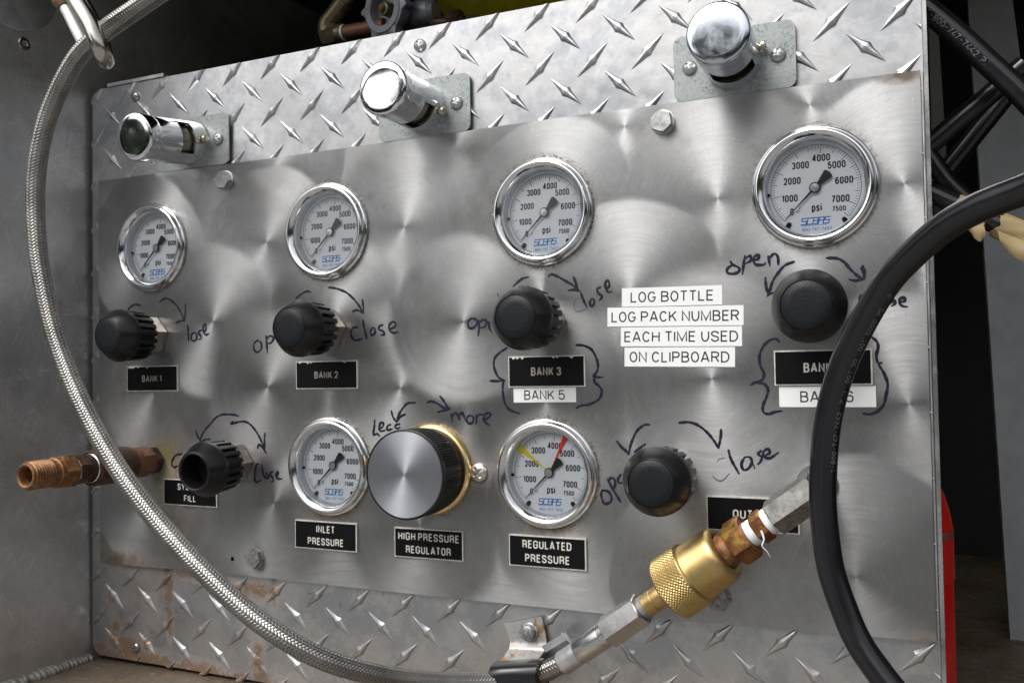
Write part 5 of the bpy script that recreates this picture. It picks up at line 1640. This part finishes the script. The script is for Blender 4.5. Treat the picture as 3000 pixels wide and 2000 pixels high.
# ------------------------------------------------------------------ fill connection on the left
pf = thing('fill_fitting', 'corroded brown pipe fitting with an open threaded end sticking out of the panel', 'pipe fitting', (59.0, 0, 84.0))
obj('base_hex', hexprof(B(), 19.5, 0.05, 7.0, 10, 1.0), M['oldpipe'], pf, smooth=28)
obj('rear_hex', hexprof(B(), 20.5, 6.8, 19.0, 28, 1.2), M['pinkpipe'], pf, smooth=28)
obj('rear_neck', B().lathe([(9, 18.8), (11.2, 19.0), (11.8, 20.0), (11.8, 24.5), (11.2, 25.4)], 56), M['pinkpipe'], pf)
obj('union_body', B().lathe([(9, 25), (12.2, 25.2), (13.0, 27), (13.4, 31), (13.4, 57.5), (13.2, 60.2), (12.6, 61.2), (11.8, 61.4), (11.2, 60.6), (10.8, 58.5), (8, 58.5)], 72), M['oldpipe'], pf)
obj('lock_ring', B().lathe([(10.8, 59), (10.8, 61.6), (10.2, 62.2), (9.6, 61.8), (9.4, 59)], 60), M['steel'], pf)
obj('dark_neck', B().lathe([(9.2, 58), (9.2, 66.5)], 48), M['oldpipe'], pf)
obj('dark_hex', hexprof(B(), 18.6, 66.0, 76.6, 22, 1.0), M['oldpipe'], pf, smooth=28)
obj('white_washer', B().lathe([(6, 76.5), (9.6, 76.6), (9.7, 78.2), (6, 78.3)], 48), M['ptfe'], pf)
obj('copper_hex', hexprof(B(), 22.0, 78.2, 90.0, 5, 1.4), M['copper'], pf, smooth=28)
obj('shoulder', B().lathe([(8, 89.8), (10.6, 90.0), (10.6, 92.5), (9.4, 93.2), (9.2, 96.5)], 56), M['copper'], pf)
pr = [(9.0, 96.0)]
for i in range(8):
    h = 96.6 + i * 2.1
    pr += [(9.0, h), (9.95, h + .75), (9.95, h + 1.1), (9.0, h + 1.9)]
pr += [(9.1, 113.8), (8.7, 114.8), (7.8, 115.2), (6.6, 114.6), (6.2, 113.4), (6.1, 92.0), (0, 92.0)]
obj('threaded_nipple', B().lathe(pr, 64), M['thread'] if 'thread' in M else M['copper'], pf, smooth=30)

# ------------------------------------------------------------------ ring and rod at the top left
rg = thing('hook_ring', 'heavy tarnished metal hook with a pale rod, holding the braided hose', 'hook', (165, -150, 372))
def L4(p): return (p[0] - 165, p[1] + 150, p[2] - 372)
bar = [(147.9, -160.0, 395.9), (152.1, -160.0, 389.2), (161.4, -160.0, 375.6), (172.9, -160.0, 359.7), (178.5, -159.0, 347.8), (179.1, -156.0, 342.0), (174.3, -150.0, 341.0), (163.7, -140.0, 345.1), (151.3, -129.0, 352.4), (141.6, -121.0, 360.8), (135.2, -118.0, 370.0), (129.0, -118.0, 381.6), (118.9, -118.0, 396.7), (108.1, -118.0, 411.8)]
obj('curved_bar', B().tube([L4(p) for p in spline(bar, 2)], lambda t: 4.7 + 0.5 * math.sin(PI * min(1, t * 1.6)), 32), M['hook'], rg, smooth=60)
obj('pale_rod', B().tube([L4(p) for p in ((84, -112, 424), (95.3, -115.0, 403.9), (103.1, -115.0, 391.7), (121.0, -115.5, 363.5))], 3.9, 28), M['silvercap'], rg, smooth=40)
kk = B()
kp = [Vector((80, -111, 431)), Vector((99.3, -115.0, 397.6))]
kd = (kp[1] - kp[0]).normalized()
ln = (kp[1] - kp[0]).length
kk.lathe([(3.9, 0), (7.2, 0)] + [(7.2 - (0.35 if i % 2 else 0), 0.4 + i * 0.75) for i in range(int((ln - 7) / .75))] + [(7.0, ln - 6), (6.2, ln - 3.4), (5.2, ln - 1.2), (4.8, ln), (3.9, ln)], 90, mod=lambda k, i, r: (-0.3 if i % 3 == 0 and r > 6.7 else 0))
obj('knurled_sleeve', kk, M['grip'], rg, L4(kp[0]), aim(kd), smooth=25)

# ------------------------------------------------------------------ behind the panel
hw = thing('valve_handwheel', 'grey cast handwheel with raised letters behind the top edge of the tread plate', 'valve', (236.5, 70, 434.7), (R(4), 0, R(-14)))
hw.scale = (1.33, 1.33, 1.33)
prof_n = 180
def lobe(k, i, r):
    a = 2 * PI * i / prof_n
    return 3.2 * max(0, math.cos(6 * a + 0.5)) ** 3 if r > 15.0 else 0
obj('wheel_rim', B().lathe([(9.8, 0), (9.8, 4.5), (10.3, 5.2), (14.0, 5.2), (14.4, 4.6), (15.6, 4.2), (16.2, 3.0), (16.2, -2.0), (15.4, -3), (9.8, -3)], prof_n, mod=lobe, closed=True), M['castgrey'], hw, smooth=40)
obj('wheel_web', B().lathe([(3, -1.5), (9.9, -1.5), (9.9, -2.8), (3, -2.8)], 48, closed=True), M['castgrey'], hw)
obj('stem_nut', B().lathe([(0, 5.5), (2.2, 5.4), (2.4, 4.4), (3.8, 4.0), (4.2, 3.0), (4.4, -3)], 32), M['olive'], hw)
obj('spindle', B().lathe([(0, 6.4), (1.8, 6.2), (2.0, 5.0)], 24), M['copper'], hw)
lt = B()
def arc_text(word, a0, da, rad_):
    for i, ch in enumerate(word):
        me = text_mesh('c', ch, 2.4, M['castgrey'], 0.8, 0.01, 0, 0, 0, depth=0.35)
        a = a0 + da * i
        m = Matrix.Rotation(-(a + PI / 2), 4, 'Y')
        vs = [m @ (Vector(v.co) / MM) + Vector((rad_ * math.cos(a), -5.2, rad_ * math.sin(a))) for v in me.vertices]
        lt.add([tuple(v) for v in vs], [tuple(p.vertices) for p in me.polygons])
        bpy.data.meshes.remove(me)
arc_text('CLOSE', R(-60), R(-17), 12.1)
arc_text('VALVE', R(196), R(-13), 12.1)
obj('raised_letters', lt, M['darkscrew'], hw, smooth=0)
ep = thing('elbow_pipe', 'brass elbow with a short copper pipe leading to the handwheel valve', 'pipe fitting', (181, 74, 430))
obj('copper_pipe', B().tube([(12, 0, -5), (50, 0, -5.5)], 5.8, 28), M['pinkpipe'], ep)
obj('white_tape_ring', B().tube([(9.5, 0, -5), (12.2, 0, -5)], 6.4, 28), M['ptfe'], ep)
obj('elbow_body', B().tube(spline([(10, 0, -5), (2, 0, -5), (-5, 0, -2.5), (-4.5, 0, 5), (2, 0, 11), (12, 0, 20)], 1.5), 7.6, 28), M['olive'], ep, smooth=60)
m45 = Matrix.Translation((-3, 0, -5)) @ Matrix.Rotation(R(-90), 4, 'Z')
hx = B()
hexprof(hx, 15.6, -5, 8, 0, 0.8, Matrix.Translation((-3, 0, -5)) @ Matrix.Rotation(R(90), 4, 'Z'))
obj('elbow_hex', hx, M['olive'], ep, smooth=28)
obj('upper_pipe', B().tube([(8, 0, 16), (30, 4, 38)], 5.2, 24), M['olive'], ep)
vb = thing('side_valve', 'dark valve body with side lugs behind the handwheel', 'valve', (262, 84, 432))
obj('body', B().lathe([(0, -14), (9, -14), (11, -8), (11, 6), (8, 10), (0, 10)], 40, TOX), M['castgrey'], vb)
obj('cross_pipe', B().tube([(6, 0, -9), (34, 0, -12)], 4.4, 24), M['oldpipe'], vb)
obj('cross_nut', hexprof(B(), 14, 20, 30, 0, 1, Matrix.Translation((2, 0, -10)) @ Matrix.Rotation(R(90), 4, 'Z')), M['oldpipe'], vb)
yt = thing('yellow_tank', 'yellow painted air cylinder lying behind the top of the panel', 'air cylinder', (290, 240, 532))
obj('tank_shell', B().lathe([(0, -95), (40, -90), (75, -74), (92, -50), (100, -15), (100, 420), (0, 430)], 80, Matrix.Rotation(R(90), 4, 'Z') @ Matrix.Rotation(R(0), 4, 'X')), M['yellowpaint'], yt, smooth=40)
obj('grey_shoulder', B().lathe([(0, 30), (12, 27), (22, 18), (28, 5), (29, -8), (29, -50)], 64), M['castgrey'], yt, (-42, -70, -98), smooth=40)
yt.rotation_euler = (0, R(-6), 0)

rc_ = thing('red_cylinder', 'red painted pressure cylinder standing behind the right edge of the panel', 'air cylinder', (583, 90, -79.5))
UP = Matrix.Rotation(R(-90), 4, 'X')
obj('shell', B().lathe([(0, 0), (45.5, 0), (45.8, 3), (45.8, 94), (45.5, 94.5), (45.2, 95.2), (45.5, 96), (46.6, 96.5), (46.6, 123), (46.2, 128), (45.0, 136), (42.6, 146), (38.5, 155.5), (33, 163), (22, 170), (12, 174), (0, 175)], 80, UP), M['redpaint'], rc_, smooth=50)
obj('scraped_band', B().lathe([(46.65, 121.8), (46.75, 122), (46.75, 126.6), (46.5, 126.9)], 80, UP), M['redworn'], rc_)
gp = thing('grey_column', 'grey painted steel column standing deep in the compartment on the right', 'column', (690, 350, -79.5))
cl = B()
pts = [(643.5, 560), (640, 460), (660, -40), (662, -79)]
zb, zt = 0, 640
def quad_slab(b, x0t, x1t, x0b, x1b, zt, zb, y0, y1):
    vs = [(x0b, y0, zb), (x1b, y0, zb), (x1b, y1, zb), (x0b, y1, zb), (x0t, y0, zt), (x1t, y0, zt), (x1t, y1, zt), (x0t, y1, zt)]
    b.add(vs, [(0, 3, 2, 1), (4, 5, 6, 7), (0, 1, 5, 4), (1, 2, 6, 5), (2, 3, 7, 6), (3, 0, 4, 7)])
quad_slab(cl, -39.5, -7.5, -22.0, 40, 560, 0.1, -20, 20)
obj('column_sheet', cl, M['greypost'], gp, smooth=0)
op = thing('dark_side_sheet', 'dark olive sheet edge just behind the right side of the panel', 'metal sheet', (640, 160, 250))
sl = B()
quad_slab(sl, -17, -13, -17, -7, 200, 0, -10, 10)
obj('sheet', sl, M['oliveplate'], op, smooth=0)
print('objects', len(bpy.data.objects), 'tris', sum(len(o.data.polygons) for o in bpy.data.objects if o.type == 'MESH') * 2)
